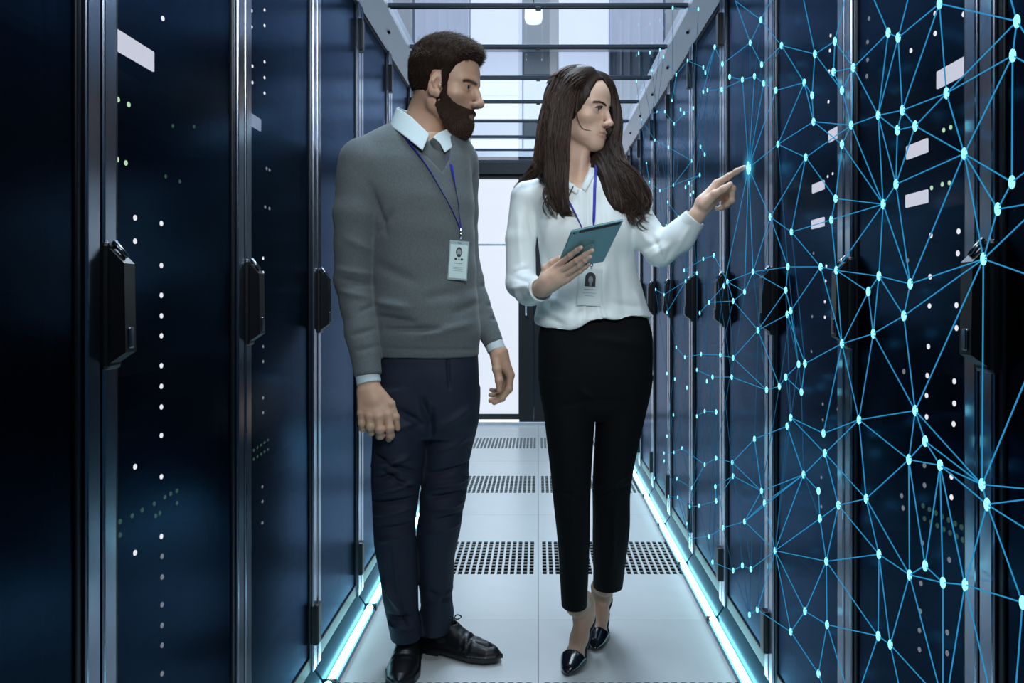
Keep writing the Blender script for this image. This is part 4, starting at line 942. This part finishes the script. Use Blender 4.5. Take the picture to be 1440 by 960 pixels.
M['blouse'] = mat('white_blouse', (.82, .88, .875), .42, spec=.35, bump=.06, bscale=500, sheen=.2)
M['blacktr'] = mat('black_trousers', (.003, .0036, .0046), .85, spec=.2, noise=.15, nscale=80, bump=.2, bscale=1200)
M['pump'] = mat('dark_patent', (.006, .007, .012), .16, coat=.6)
M['tabback'] = mat('tablet_metal', (.20, .42, .47), .36, .45, noise=.05, nscale=40); M['tabblk'] = mat('tablet_black', (.01, .011, .013), .2); M['tablogo'] = mat('tablet_mark', (.34, .58, .60), .3, .3)
def build_woman():
    D = 2.44
    v = head_sdf(False); hd = v.d.copy(); X, Y, Z = v.grid()
    sc = np.array((.97, .97, .965)); R = headrot(57, -8, -2); o = pv(815, 156, D)
    inv = lambda p: (R.T@(np.array(p)-o))/sc
    v.chain([(0, -.026, -.030), inv(pv(806, 215, 2.46)), inv(pv(810, 243, 2.46))], [.044, .044, .047], .025)
    v.ell(inv(pv(815, 290, 2.462)), (.13, .088, .105), .05, R=R.T)
    v.cap((0, .008, -.080), inv(pv(812, 225, 2.44)), .024, .030, .025)
    v.chain([inv(pv(822, 205, 2.42)), inv(pv(815, 252, 2.405))], [.010, .010], .02)
    V, Fq = v.mesh(); V = relax(V, Fq, 1, .3); col = base_skin(V, False); parts = [(place(V, R, sc, o), Fq, col)]
    # chest in the neckline
    cv = Vol((-.02, 2.30, 1.32), (.32, 2.60, 1.50), .0045)
    cv.ell(pv(815, 292, 2.462), (.125, .085, .10), .02)
    V, Fq = cv.mesh(); parts.append((V, Fq, np.tile((.76, .51, .385), (len(V), 1))))
    # hand on the tablet
    def rh(v):
        v.chain([pv(745, 407, 2.33), pv(763, 405, 2.245), pv(772, 394, 2.215)], [.024, .023, .024], .012)
        k = [(783, 374, 2.188), (788, 381, 2.184), (794, 387, 2.186), (799, 393, 2.192)]
        for q, r in zip(k, (.0092, .0092, .0088, .008)): v.cap(pv(772+(q[0]-791)*.5, 397+(q[1]-384)*.6, 2.222), pv(*q), .0145, r, .012)
        v.cap(pv(767, 400, 2.225), pv(780, 389, 2.20), .019, .016, .02)
        fingers(v, k=.0025, lst=[([k[0], (802, 359, 2.140), (811, 352, 2.120), (817, 348, 2.103)], [.0086, .0074, .0068, .0056]),
                    ([k[1], (811, 366, 2.135), (823, 358, 2.113), (833, 352, 2.092)], [.0086, .0074, .0068, .0056]),
                    ([k[2], (815, 373, 2.142), (823, 366, 2.122), (830, 361, 2.106)], [.0080, .0070, .0064, .0054]),
                    ([k[3], (816, 381, 2.158), (823, 375, 2.143), (828, 371, 2.131)], [.0074, .0064, .0060, .0050]),
                    ([(766, 390, 2.225), (768, 377, 2.222), (777, 369, 2.212), (787, 363, 2.196)], [.015, .0108, .0092, .0075])])
    parts.append(skin_hand(False, [pv(738, 345, 2.07), pv(840, 425, 2.33)], rh, pad=.02))
    # pointing hand
    def lh(v):
        v.chain([pv(970, 320, 2.325), pv(980, 303, 2.315), pv(990, 287, 2.31)], [.022, .0215, .022], .012)
        k = [(1008, 258, 2.305), (1012, 264, 2.318), (1013, 270, 2.332), (1011, 277, 2.345)]
        for q, r in zip(k, (.0115, .0115, .011, .010)): v.cap(pv(990+(q[0]-1010)*.3, 287+(q[1]-267)*.4, 2.31+(q[2]-2.32)*.5), pv(*q), .017, r, .018)
        fingers(v, [([k[0], (1025, 248, 2.292), (1036, 241, 2.270), (1047, 235, 2.244)], [.0105, .0088, .0078, .0062]),
                    ([k[1], (1030, 265, 2.300), (1029, 282, 2.304), (1021, 289, 2.315)], [.0105, .0090, .0082, .0068]),
                    ([k[2], (1026, 271, 2.325), (1023, 288, 2.325), (1013, 293, 2.332)], [.0100, .0088, .0080, .0066]),
                    ([k[3], (1020, 280, 2.345), (1015, 292, 2.342), (1008, 293, 2.345)], [.0092, .0080, .0072, .0060]),
                    ([(990, 288, 2.293), (1005, 273, 2.276), (1017, 266, 2.270), (1027, 259, 2.270)], [.0165, .0112, .0095, .0076])])
    parts.append(skin_hand(False, [pv(965, 228, 2.24), pv(1052, 325, 2.36)], lh, pad=.02))
    # feet: x from toe back to heel, shared by foot and shoe
    ft = []
    for toe, heel, ank in (((.081, 2.318), (.152, 2.500), pv(811, 850, 2.425)), ((.171, 2.478), (.212, 2.664), pv(850, 822, 2.585))):
        dr = np.array((heel[0]-toe[0], heel[1]-toe[1], 0)); dr /= np.linalg.norm(dr); Rf = np.array([[dr[0], -dr[1], 0], [dr[1], dr[0], 0], [0, 0, 1]]); of = np.array((toe[0], toe[1], 0.0))
        an = Rf.T@(ank-of); ft.append((Rf, of, an))
        fv = Vol((-.01, -.06, 0), (.25, .07, .30), .0026)
        fv.chain([(.022, 0, .016), (.062, 0, .028), (.110, 0, .066), (.150, 0, .112)], [.010, .026, .024, .028], .02, flat=(-.4, 0, .9), fs=1.25)
        fv.chain([(.165, 0, .088), (.160, 0, .125)], [.022, .028], .02)
        fv.chain([(.152, 0, .120), (.158, an[1]*.3, .158), (an[0], an[1], an[2]), (an[0], an[1], an[2]+.07)], [.029, .028, .030, .034], .02)
        for sy in (-1, 1): fv.ell((.150, sy*.026, .145), (.010, .008, .010), .012)
        V, Fq = fv.mesh(); V = relax(V, Fq, 1, .4); parts.append((V@Rf.T+of, Fq, np.tile((.52, .33, .24), (len(V), 1))))
    # the rest of the body under the clothes
    v = Vol((-.16, 2.15, .15), (.60, 2.70, 1.48), .011)
    v.loft(rows([(258, 765, 870, D, .06), (300, 765, 880, D, .08), (400, 770, 890, D, .08), (470, 768, 906, D, .085), (540, 770, 905, D, .085)]), .03)
    v.chain([pv(748, 272, 2.44), pv(735, 395, 2.42), pv(752, 407, 2.32)], [.022, .016, .013], .02); v.chain([pv(876, 278, 2.44), pv(928, 350, 2.37), pv(972, 318, 2.325)], [.022, .018, .013], .02)
    v.chain([pv(802, 520, 2.43), pv(803, 690, 2.41), pv(811, 850, 2.42)], [.06, .045, .03], .03); v.chain([pv(872, 520, 2.45), pv(860, 690, 2.47), pv(852, 822, 2.575)], [.06, .045, .03], .03)
    V, Fq = v.mesh(); parts.append((V, Fq, np.tile((.76, .51, .385), (len(V), 1))))
    V, Fq, col = join(parts)
    wo = link('person', to_mesh('person', V, Fq, col), MS)
    tag(wo, 'long-haired woman in a white blouse and black trousers pointing at the glowing network', 'person')
    gz = R.T@np.array((.94, -.30, .03)); gz /= np.linalg.norm(gz)
    for sx in (-1, 1):
        Ve, Fe, ce = eyeball(gz, False, (sx*.032, .0735, -.0003)); link('eye', to_mesh('eye', place(Ve, R, sc, o), Fe, ce), ME, wo)
    r = np.random.default_rng(5)
    MH = mat('dark_brown_hair', (.056, .028, .017), .45, spec=.45, noise=.5, nscale=120); MHb = mat('dark_brown_hair_shade', (.024, .0125, .008), .55, spec=.3)  # second, darker brown puts the shade beneath the strands into the colour
    # eyebrows and lashes
    Vn, Fn = surfnet(hd, np.array((-.115, -.145, -.30)), .0023); Nn = vnormals(Vn, Fn); hs_ = []
    for sx in (-1, 1):
        x_ = Vn[:, 0]*sx; zc = .0150+.0060*np.sin(np.clip((x_-.010)/.040, 0, 1)*2.5)
        sel = np.where((x_ > .010) & (x_ < .051) & (np.abs(Vn[:, 2]-zc) < .0022) & (Vn[:, 1] > .04))[0]
        if len(sel):
            i = r.choice(sel, 260); d = np.stack([sx*.9+0*i, 0*i, .25-1.1*np.clip((np.abs(Vn[i, 0])-.028)/.02, 0, 1)], 1)+r.normal(size=(260, 3))*.12+Nn[i]*.05
            d /= np.linalg.norm(d, axis=1, keepdims=True); t = np.linspace(0, 1, 3); pts = Vn[i][:, None]+Nn[i][:, None]*.0002+d[:, None]*(t*.0065)[None, :, None]
            Vs, Fs = strands(pts, .0006*(1-.8*t)); link('eyebrow', to_mesh('eyebrow', place(Vs, R, sc, o), Fs), MH, wo)
        u = np.linspace(-1, 1, 34); c = np.stack([sx*.032+u*.0128, .0735+np.sqrt(np.maximum(.0152**2-(u*.0128)**2, 0))*.97, .0050*np.sqrt(np.maximum(1-u*u*.92, 0))], 1)
        dl = np.stack([u*.35*1.0, .9+0*u, .55+0*u], 1); t = np.linspace(0, 1, 4)
        pts = c[:, None]+dl[:, None]*(t*.0075)[None, :, None]+np.array((0, 0, .0025))*(t**2)[None, :, None]
        Vs, Fs = strands(pts, .0005*(1-.8*t)); link('eyelash', to_mesh('eyelash', place(Vs, R, sc, o), Fs), M['ink'], wo)
    # ---- hair: a mass in locks plus many strands
    hv = Vol((-.12, 2.26, 1.26), (.40, 2.64, 1.82), .0036)
    Xw, Yw, Zw = hv.grid()
    # cap around the skull (in head coordinates)
    L = [(R[0, i]*(Xw-o[0])+R[1, i]*(Yw-o[1])+R[2, i]*(Zw-o[2]))/sc[i] for i in range(3)]
    cap = np.sqrt((L[0]/.086)**2+((L[1]+.016)/.111)**2+((L[2]-.032)/.104)**2)-1
    cap = cap*.09
    face = np.sqrt((L[0]/.062)**2+((L[1]-.085)/.088)**2+((L[2]+.030)/.112)**2)-1
    hv.d = np.maximum(cap, -face*.07).astype(f32)
    LOCKS = [
        ([(824, 104, 2.41), (800, 112, 2.385), (786, 142, 2.370), (778, 180, 2.365), (769, 215, 2.365), (755, 238, 2.36), (733, 254, 2.36)], [.016, .026, .032, .032, .028, .014, .003]),
        ([(830, 102, 2.40), (806, 116, 2.365), (789, 150, 2.350), (783, 190, 2.345), (782, 230, 2.345), (784, 265, 2.335), (794, 296, 2.325), (806, 302, 2.322)], [.014, .022, .027, .029, .028, .022, .010, .003]),
        ([(815, 106, 2.45), (794, 122, 2.44), (784, 165, 2.43), (778, 205, 2.42), (774, 240, 2.40), (780, 270, 2.38)], [.02, .032, .040, .040, .032, .012]),
        ([(838, 106, 2.455), (853, 118, 2.46), (861, 145, 2.465), (864, 175, 2.465), (859, 205, 2.46), (862, 235, 2.43), (874, 265, 2.39), (892, 290, 2.375), (884, 306, 2.365)], [.012, .015, .016, .018, .024, .036, .038, .030, .008]),
        ([(850, 190, 2.48), (850, 215, 2.46), (858, 240, 2.42), (880, 258, 2.395), (900, 280, 2.385), (902, 304, 2.38)], [.028, .036, .040, .036, .024, .006]),
        ([(846, 205, 2.45), (848, 232, 2.41), (856, 262, 2.375), (866, 290, 2.355), (878, 308, 2.35)], [.024, .028, .028, .022, .006]),
        ([(800, 150, 2.50), (805, 200, 2.52), (825, 240, 2.53)], [.05, .05, .04]),
    ]
    for pts, rs in LOCKS:
        P3 = fine([P(*q) for q in pts], 4); rr = np.interp(np.linspace(0, 1, len(P3)), np.linspace(0, 1, len(rs)), rs); kk = int(len(P3)*.9); P3, rr = P3[:kk], rr[:kk]; hv.chain([tuple(q) for q in P3], list(rr), .018)
    # keep the face, the neck front and the air beside the cheek free
    fp = [P(x, y, 2.36) for x, y in ((851, 105), (840, 112), (828, 136), (814, 160), (804, 185), (803, 215), (801, 250), (816, 268), (832, 232), (834, 214), (846, 206), (856, 192), (866, 174), (861, 150), (858, 128))]
    reg = poly2([(q.x, q.z) for q in fp])(Xw, Zw)
    L1 = L[1]; hv.d = np.maximum(hv.d, -np.maximum(reg, Yw-(2.455-.0*Zw))).astype(f32)
    V, Fq = hv.mesh(); V = relax(V, Fq, 3, .5); N = vnormals(V, Fq)
    ang = V[:, 0]*150+V[:, 1]*90
    V = V+N*(.0013*np.sin(ang*1.6+3*np.sin(V[:, 2]*22))+.0009*np.sin(ang*3.7+V[:, 2]*30+2))[:, None]*np.clip((1.70-V[:, 2:3])/.06, 0, 1)
    hair = link('hair', to_mesh('hair', V, Fq), MHb, wo)
    allp = []; K = 22; tK = np.linspace(0, 1, K)
    for li, (pts, rs) in enumerate(LOCKS[:6]):
        P3 = np.array([tuple(q) for q in fine([P(*q) for q in pts], 8)]); m = len(P3); rr = np.interp(np.linspace(0, 1, m), np.linspace(0, 1, len(rs)), rs)
        n = 620
        th = r.uniform(0, 2*np.pi, n); rad = .98+.42*r.random(n); wav = r.uniform(0, 6.28, n); am = r.uniform(.1, .5, n)
        end = r.uniform(.80, 1.0, n); st = r.uniform(0, .10, n)
        s = st[:, None]+(end-st)[:, None]*tK[None]; idx = s*(m-1); i0 = np.clip(idx.astype(int), 0, m-2); f = (idx-i0)[..., None]
        C3 = P3[i0]*(1-f)+P3[i0+1]*f; RR = rr[i0]*(1-f[..., 0])+rr[i0+1]*f[..., 0]
        T = P3[i0+1]-P3[i0]; T /= np.linalg.norm(T, axis=2, keepdims=True); A = np.cross(T, np.array((0, 1., 0))); A /= np.maximum(np.linalg.norm(A, axis=2, keepdims=True), 1e-6); B = np.cross(T, A)
        tw = th[:, None]+.5*s*(1 if li % 2 else -1)+am[:, None]*np.sin(s*9+wav[:, None])*.6
        off = (A*np.cos(tw)[..., None]+B*np.sin(tw)[..., None])*(np.maximum(RR, .004)*rad[:, None])[..., None]
        wv = np.stack([np.sin(s*11+wav[:, None]), np.cos(s*9+wav[:, None]*1.7), 0*s], -1)*((.016 if li >= 3 else .009)*np.clip(s-.45, 0, 1))[..., None]
        allp.append(C3+off+wv)
    Pq = np.concatenate(allp)
    # drop strands that would hang across the face
    rx = poly2([(q.x, q.z) for q in fp])
    bad = ((rx(Pq[..., 0], Pq[..., 2]) < .001) & (Pq[..., 1] < 2.46)).any(1); Pq = Pq[~bad]
    # skull strands swept from the parting over the cap
    n = 3200; a = r.uniform(.12, 2.9, n); sd = r.choice((-1, 1), n); y0 = r.uniform(-.09, .055, n)
    ph = np.linspace(.06, 1.02, K)[None]*r.uniform(.8, 1.15, n)[:, None]
    lx = sd[:, None]*np.sin(ph)*.0885+.008; lz = .032+np.cos(ph)*.1065; yy = y0[:, None]*(1+.12*ph)-.030*ph; ly = -.016+yy*1.0
    fac = np.sqrt(np.maximum(1-(yy/.113)**2, .05)); lx = lx*fac; lz = .032+(lz-.032)*fac
    Sk = np.stack([lx, ly, lz], -1); fcm = (np.sqrt((Sk[..., 0]/.062)**2+((Sk[..., 1]-.085)/.088)**2+((Sk[..., 2]+.030)/.112)**2) < 1.0).any(1)
    Sk = place(Sk[~fcm].reshape(-1, 3), R, sc, o).reshape(-1, K, 3)
    bad = ((rx(Sk[..., 0], Sk[..., 2]) < .001) & (Sk[..., 1] < 2.46)).any(1) | (Sk[..., 0] < .024).any(1); Sk = Sk[~bad]
    Pq = np.concatenate([Pq, Sk]); Vs, Fs = strands(Pq, .00085*np.array([.7]+[1]*(K-6)+[.9, .8, .65, .45, .2]))
    # a thin loose strand over the cheek and flyaways
    wisps = [[(815, 122, 2.35), (811, 150, 2.335), (812, 168, 2.33), (819, 181, 2.328), (830, 184, 2.332)], [(806, 262, 2.33), (796, 285, 2.32), (800, 300, 2.315), (812, 304, 2.315)], [(800, 270, 2.33), (786, 292, 2.32), (782, 305, 2.32)],
             [(895, 285, 2.37), (905, 305, 2.36), (912, 322, 2.36)], [(888, 300, 2.36), (876, 318, 2.34), (872, 330, 2.34)], [(880, 300, 2.36), (878, 320, 2.35), (884, 328, 2.35)], [(752, 240, 2.36), (735, 250, 2.355), (722, 264, 2.355)],
             [(776, 250, 2.35), (770, 275, 2.345), (777, 292, 2.34)]]
    for _ in range(34):
        x0 = r.uniform(862, 905); y0 = 268+r.uniform(0, 28); a0 = r.uniform(-1, 1); wisps.append([(x0, y0, 2.355), (x0+5*a0+3, y0+12, 2.348), (x0+7*a0-4, y0+22, 2.345), (x0+10*a0+2, y0+30, 2.345), (x0+10*a0+7, y0+31, 2.345)])
    for _ in range(16):
        x0 = r.uniform(770, 796); y0 = 255+r.uniform(0, 25); a0 = r.uniform(-1, 1); wisps.append([(x0, y0, 2.335), (x0+4*a0-3, y0+14, 2.325), (x0+5*a0+2, y0+26, 2.322), (x0+5*a0+9, y0+31, 2.322)])
    for w in wisps:
        q = np.array([tuple(p) for p in fine([P(*p) for p in w], 6)])
        for j in range(8):
            qq = q[None]+r.normal(size=(1, 1, 3))*.0014*np.linspace(.4, 1.6, len(q))[None, :, None]; a_, b_ = strands(qq, .0009*np.linspace(1, .25, len(q))); Fs = np.concatenate([Fs, b_+len(Vs)]); Vs = np.concatenate([Vs, a_])
    link('hair_strands', to_mesh('hair_strands', Vs, Fs), MH, hair)
    # ---- blouse
    v = Vol((-.16, 2.20, .92), (.56, 2.66, 1.50), .0040)
    v.loft(rows([(244, 788, 846, 2.46, .078), (254, 765, 866, 2.455, .094), (266, 746, 886, 2.45, .104), (284, 742, 896, 2.445, .110), (310, 753, 894, D, .112), (340, 757, 891, D, .116), (375, 760, 894, D, .108), (408, 759, 903, D, .106),
                 (432, 755, 910, D, .112), (450, 752, 917, D, .122), (462, 756, 916, D, .124), (470, 760, 914, D, .122)]), .02, n=2.25)
    v.cap(pv(770, 266, 2.45), pv(742, 277, 2.44), .040, .045, .03); v.cap(pv(862, 266, 2.45), pv(886, 280, 2.445), .040, .046, .03)
    v.cap(pv(836, 238, 2.435), pv(846, 262, 2.42), .016, .030, .02); v.cap(pv(786, 244, 2.44), pv(778, 262, 2.42), .016, .030, .02)
    for x_ in (790, 852): v.ell(pv(x_, 325, 2.37), (.055, .048, .060), .05)
    ra = [(740, 278, 2.44), (732.5, 335, 2.43), (733, 398, 2.42), (745, 408, 2.335), (762, 407, 2.25)]
    v.chain([pv(*q) for q in ra], [.048, .043, .045, .043, .033], .009)
    la = [(886, 284, 2.445), (908, 328, 2.40), (929, 352, 2.365), (955, 333, 2.345), (981, 302, 2.318)]
    v.chain([pv(*q) for q in la], [.048, .044, .044, .042, .033], .022)
    v.cutend(pv(759, 407.5, 2.262), pv(762, 406, 2.245)-pv(748, 408, 2.33), .055); v.cutend(pv(976, 308, 2.322), pv(981, 302, 2.318)-pv(965, 322, 2.335), .055)
    X, Y, Z = v.grid(); full = v.d.copy()
    vp = [P(x, y, 2.37) for x, y in ((786, 200), (790, 236), (802, 256), (815.5, 268), (824, 248), (831, 228), (836, 200))]
    pf = poly2([(q.x, q.z) for q in vp])(X, Z)
    v.d = np.maximum(full, -np.maximum(pf, Y-2.50)).astype(f32)
    nc = pv(810, 240, 2.475); v.d = np.maximum(v.d, -np.maximum(np.sqrt(((X-nc[0])/.060)**2+((Y-nc[1])/.060)**2)*.06-.06, pv(0, 262, 2.46)[2]-Z)).astype(f32)
    hem = H-(np.interp(np.asarray(X)*F/2.33+CX, [745, 755, 770, 785, 800, 815, 830, 850, 870, 890, 905, 920], [452, 456, 461, 465, 464, 459, 452, 448, 450, 446, 445, 447])-CY)*2.33/F
    bk = (Y > 2.46); hem = np.where(bk, H-(455-CY)*2.5/F, hem)
    v.d = np.maximum(v.d, hem-Z).astype(f32)
    V, Fq = v.mesh(); N = vnormals(V, Fq); V = relax(V, Fq, 1, .4)
    cl = [(790, 400, 770, 450, 8, 5), (815, 380, 805, 450, 8, -4), (850, 370, 845, 445, 8, 5), (870, 350, 880, 440, 9, -4), (895, 410, 905, 440, 7, 4), (840, 405, 850, 448, 5, -5), (757, 440, 790, 455, 6, -4), (765, 415, 800, 432, 8, 4), (860, 425, 905, 432, 6, -3),
          (742, 290, 750, 335, 5, -3), (722, 390, 745, 396, 5, -3), (720, 405, 748, 402, 5, 3), (722, 380, 740, 372, 5, 3), (728, 300, 732, 370, 6, 2.5), (905, 350, 928, 338, 5, -4), (915, 362, 940, 345, 5, 3), (935, 368, 945, 345, 4, -3), (950, 350, 965, 322, 4, 2.5), (893, 310, 915, 345, 5, 3), (918, 332, 932, 372, 4, -4),
          (775, 300, 765, 345, 7, 3), (872, 300, 884, 350, 7, 3), (800, 275, 780, 330, 7, -2), (846, 270, 850, 330, 6, -2), (817, 268, 822, 448, 3.5, 2.0), (826, 262, 828, 446, 2, -2.5)]
    V = V+N*(1.7*creases(V, N, cl, 2.34)+waves(V, 13, 7, 26, 14, .0018)+.004*np.sin(V[:, 0]*62+1)*np.clip((1.07-V[:, 2])/.09, 0, 1))[:, None]
    bl_ = link('blouse', to_mesh('blouse', V, Fq), M['blouse'], wo); bv = surf_bvh(V, Fq)
    # collar bands along the neckline
    for pts in ([(838, 214), (830, 228), (824, 248), (816, 267), (823, 273), (833, 254), (843, 234), (848, 214)], [(786, 232), (790, 237), (802, 257), (815, 268), (810, 277), (794, 265), (780, 245)]):
        rg = poly2([(q.x, q.z) for q in [P(x, y, 2.37) for x, y in pts]])(X, Z); cb = np.maximum(np.maximum(np.abs(full-.0015)-.0050, rg), Y-2.47)
        Vc, Fc = surfnet(cb.astype(f32), v.lo, v.h)
        if len(Fc): link('collar_band', to_mesh('collar_band', relax(Vc, Fc, 5, .5), Fc), M['blouse'], bl_)
    for a, b, r0 in ((pv(752, 408, 2.30), pv(761, 406.5, 2.252), .0345), (pv(968, 317, 2.33), pv(977.5, 306, 2.320), .0335)):
        cv = Vol(np.minimum(a, b)-.05, np.maximum(a, b)+.05, .0026); cv.cap(a-(b-a), b+(b-a), r0, r0, 0); cv.cap(a-(b-a)*2, b+(b-a)*2, r0-.006, r0-.006, 0, 's'); cv.plane(b, b-a); cv.plane(a, a-b)
        Vc, Fc = cv.mesh(); link('cuff', to_mesh('cuff', relax(Vc, Fc, 1, .5), Fc), M['blouse'], bl_)
    # ---- trousers
    v = Vol((-.06, 2.22, .13), (.42, 2.70, 1.06), .0042)
    v.loft(rows([(436, 772, 900, D, .085), (452, 762, 912, D, .100), (480, 757, 917, D, .118), (515, 757, 917, D, .122), (545, 760, 914, D, .116), (572, 766, 906, D, .095), (588, 780, 892, D, .06)]), .02, n=2.3)
    v.loft(rows([(530, 759, 838, 2.435, .098), (575, 764, 836.5, 2.43, .092), (620, 769, 834, 2.425, .085), (670, 775, 831.5, 2.42, .074), (710, 779, 830, 2.415, .068), (760, 784, 829, 2.42, .062), (820, 788, 827, 2.42, .056), (852, 790, 826, 2.42, .054)]), .012)
    v.loft(rows([(530, 837, 916, 2.445, .098), (575, 838, 909, 2.45, .092), (620, 836.5, 899, 2.455, .085), (660, 834, 891, 2.46, .074), (700, 833, 886, 2.48, .068), (745, 834, 885, 2.51, .064), (800, 834, 879, 2.555, .058), (826, 834, 876, 2.575, .056)]), .012)
    V, Fq = v.mesh(); N = vnormals(V, Fq); V = relax(V, Fq, 1, .4)
    cl = [(836, 560, 790, 570, 5, -3), (838, 560, 880, 565, 5, -3), (815, 545, 836, 562, 5, 3), (785, 690, 825, 698, 5, -3), (840, 690, 884, 672, 5, 4), (845, 705, 885, 690, 4, -4), (866, 700, 868, 815, 4, 3), (806, 600, 806, 850, 4, 2.5), (820, 470, 900, 485, 8, 2)]
    V = V+N*(1.8*creases(V, N, cl, 2.36)+waves(V, 18, 6, 18, 16, .0012))[:, None]
    link('trousers', to_mesh('trousers', V, Fq), M['blacktr'], wo)
    # ---- court shoes
    for Rf, of, an in ft:
        sv = Vol((-.015, -.06, -.002), (.24, .06, .17), .0022)
        sv.chain([(.004, 0, .010), (.028, 0, .014)], [.007, .022], .012, flat=(0, 0, 1), fs=1.4)
        sv.chain([(.028, 0, .016), (.062, 0, .026), (.110, 0, .062), (.158, 0, .098)], [.023, .034, .028, .031], .02, flat=(-.35, 0, .93), fs=1.25)
        sv.chain([(.168, 0, .094), (.168, 0, .122)], [.031, .031], .015)
        Xs, Ys, Zs = sv.grid(); topl = np.interp(Xs, [-.02, .046, .056, .075, .12, .150, .185, .21], [.2, .2, .036, .030, .058, .088, .122, .14])
        sv.d = np.maximum(sv.d, Zs-topl).astype(f32); sv.d = np.maximum(sv.d, .001-Zs).astype(f32)
        V, Fq = sv.mesh(); V = relax(V, Fq, 2, .5); so = link('court_shoe', to_mesh('court_shoe', V@Rf.T+of, Fq), M['pump'], wo)
        hp_ = [Rf@np.array(q)+of for q in ((.176, 0, .085), (.188, 0, .055), (.193, 0, .02), (.194, 0, .0005))]
        MB().tube(hp_, [.020, .0095, .006, .0055], 12).build('stiletto_heel', M['pump'], so, True)
    # ---- tablet in her hand
    TL, TR, BR = P(803, 325, 2.085), P(877, 309, 2.02), P(849, 367, 2.155)
    ex = (TR-TL); ey = (BR-TR); wl, hl = ex.length, ey.length; ex.normalize(); ey = (ey-ex*ey.dot(ex)).normalized(); nz = ex.cross(ey)
    if nz.dot(CAM-TL) < 0: nz = -nz
    cen = (TL+BR)/2; tb = empty('tablet', tuple(cen)); tag(tb, 'tablet computer with a teal back in the hand of the woman', 'tablet')
    ey2 = (BR-TR).normalized()
    def slab(name, x0, x1, y0, y1, z0, z1, m, par, bev=.0):
        mb = MB().box(x0, x1, y0, y1, z0, z1, bev); mb.v = [tuple(ex*x+ey2*y+nz*z) for x, y, z in mb.v]; return mb.build(name, m, par)
    bk = slab('back_shell', -wl/2, wl/2, -hl/2, hl/2, -.004, .0035, M['tabback'], tb, .003)
    slab('antenna_window', -wl/2+.026, wl/2-.006, -hl/2+.001, -hl/2+.012, .003, .0040, M['tabblk'], bk, .0003)
    slab('screen', -wl/2+.002, wl/2-.002, -hl/2+.002, hl/2-.002, -.0055, -.004, M['tabblk'], tb, .0005)
    for q, r_ in ((-wl/2+.012, .0030), (-wl/2+.019, .0018)):
        mb = MB().tube([(q, -hl/2+.008, .0030), (q, -hl/2+.008, .0042)], r_, 12); mb.v = [tuple(ex*x+ey2*y+nz*z) for x, y, z in mb.v]; mb.build('camera_lens', M['tabblk'], bk)
    mb = MB().prism([(.004+.016*math.cos(a), .004+.016*math.sin(a)) for a in np.linspace(0, 2*math.pi, 25)[:-1]], .0034, .0040, 'z'); mb.v = [tuple(ex*x+ey2*y+nz*z) for x, y, z in mb.v]; mb.build('round_mark', M['tablogo'], bk)
    # ---- her badge
    c = onto(bv, 829, 402, .006); bd = empty('identity_badge', tuple(c)); tag(bd, 'identity badge on a blue lanyard hanging on the white blouse', 'badge')
    for l in ([(800, 283), (807, 296), (815, 312), (822, 328), (828, 350), (831, 374)], [(837.5, 247), (836.5, 262), (836, 285), (835, 312), (833, 345), (832, 374)]):
        lp = [onto(bv, x, y, .004) for x, y in l]
        if l[0][1] < 260: lp = [lp[0]+Vector((.005, .030, .050)), lp[0]+Vector((.003, .012, .028))]+lp
        ribbon([p-c for p in fine(lp, 4)], .0085, .0016).build('strap', M['lanyard'], bd)
    n0, n1 = onto(bv, 831, 378, .006), onto(bv, 828, 430, .006); up = (n0-n1).normalized(); sdv = Vector((1, .05, .06)); sdv = (sdv-up*sdv.dot(up)).normalized(); nn = sdv.cross(up).normalized()
    if nn.y > 0: nn = -nn
    MB().tube([p-c for p in (onto(bv, 832, 370, .006), n0)], .003, 8).build('clip', M['chrome'], bd, True)
    def card(name, u0, u1, w0, w1, z0, z1, m, par):
        mb = MB(); mb.box(u0, u1, w0, w1, z0, z1, min(.0003, (z1-z0)*.3)); q = (n0+n1)/2-c
        mb.v = [tuple(q+sdv*x+up*y+nn*z) for x, y, z in mb.v]; return mb.build(name, m, par)
    mc = mat('white_badge_card', (.80, .87, .87), .4)
    card('badge_sleeve', -.034, .034, -.052, .054, -.0008, .0008, M['cardsl'], bd); cd = card('card', -.031, .031, -.049, .042, .0008, .0014, mc, bd)
    def oval(cx_, cy_, rx, ry, z, m, flat=False):
        pts = [(cx_+rx*math.cos(a), cy_+ry*math.sin(a)) for a in np.linspace(0, math.pi if flat else 2*math.pi, 21)][:None if flat else -1]
        if flat: pts += [(cx_-rx, cy_-ry*1.7), (cx_+rx, cy_-ry*1.7)]
        q = (n0+n1)/2-c; mb = MB().prism(pts, z, z+.0003, 'z'); mb.v = [tuple(q+sdv*x+up*y+nn*k) for x, y, k in mb.v]; mb.build('printed_portrait', m, cd)
    oval(.0, .028, .0150, .015, .0014, M['ink'], True); oval(.001, .0215, .0068, .0105, .0018, M['inks']); oval(.001, .008, .004, .004, .0018, M['inks'])
    for yy, w_, m_ in ((-.006, .016, 'ink'), (-.016, .019, 'inkl'), (-.024, .013, 'inkl')):
        xx = -w_; q_ = random.Random(int(-yy*1e4)+3)
        while xx < w_: l_ = q_.uniform(.002, .005); card('printed_line', xx, min(xx+l_, w_), yy-.0008, yy+.0008, .0014, .0016, M[m_], cd); xx += l_+.0011
    return wo
M['cardsl'] = mat('pale_badge_sleeve', (.76, .85, .85), .25)
woman = build_woman()
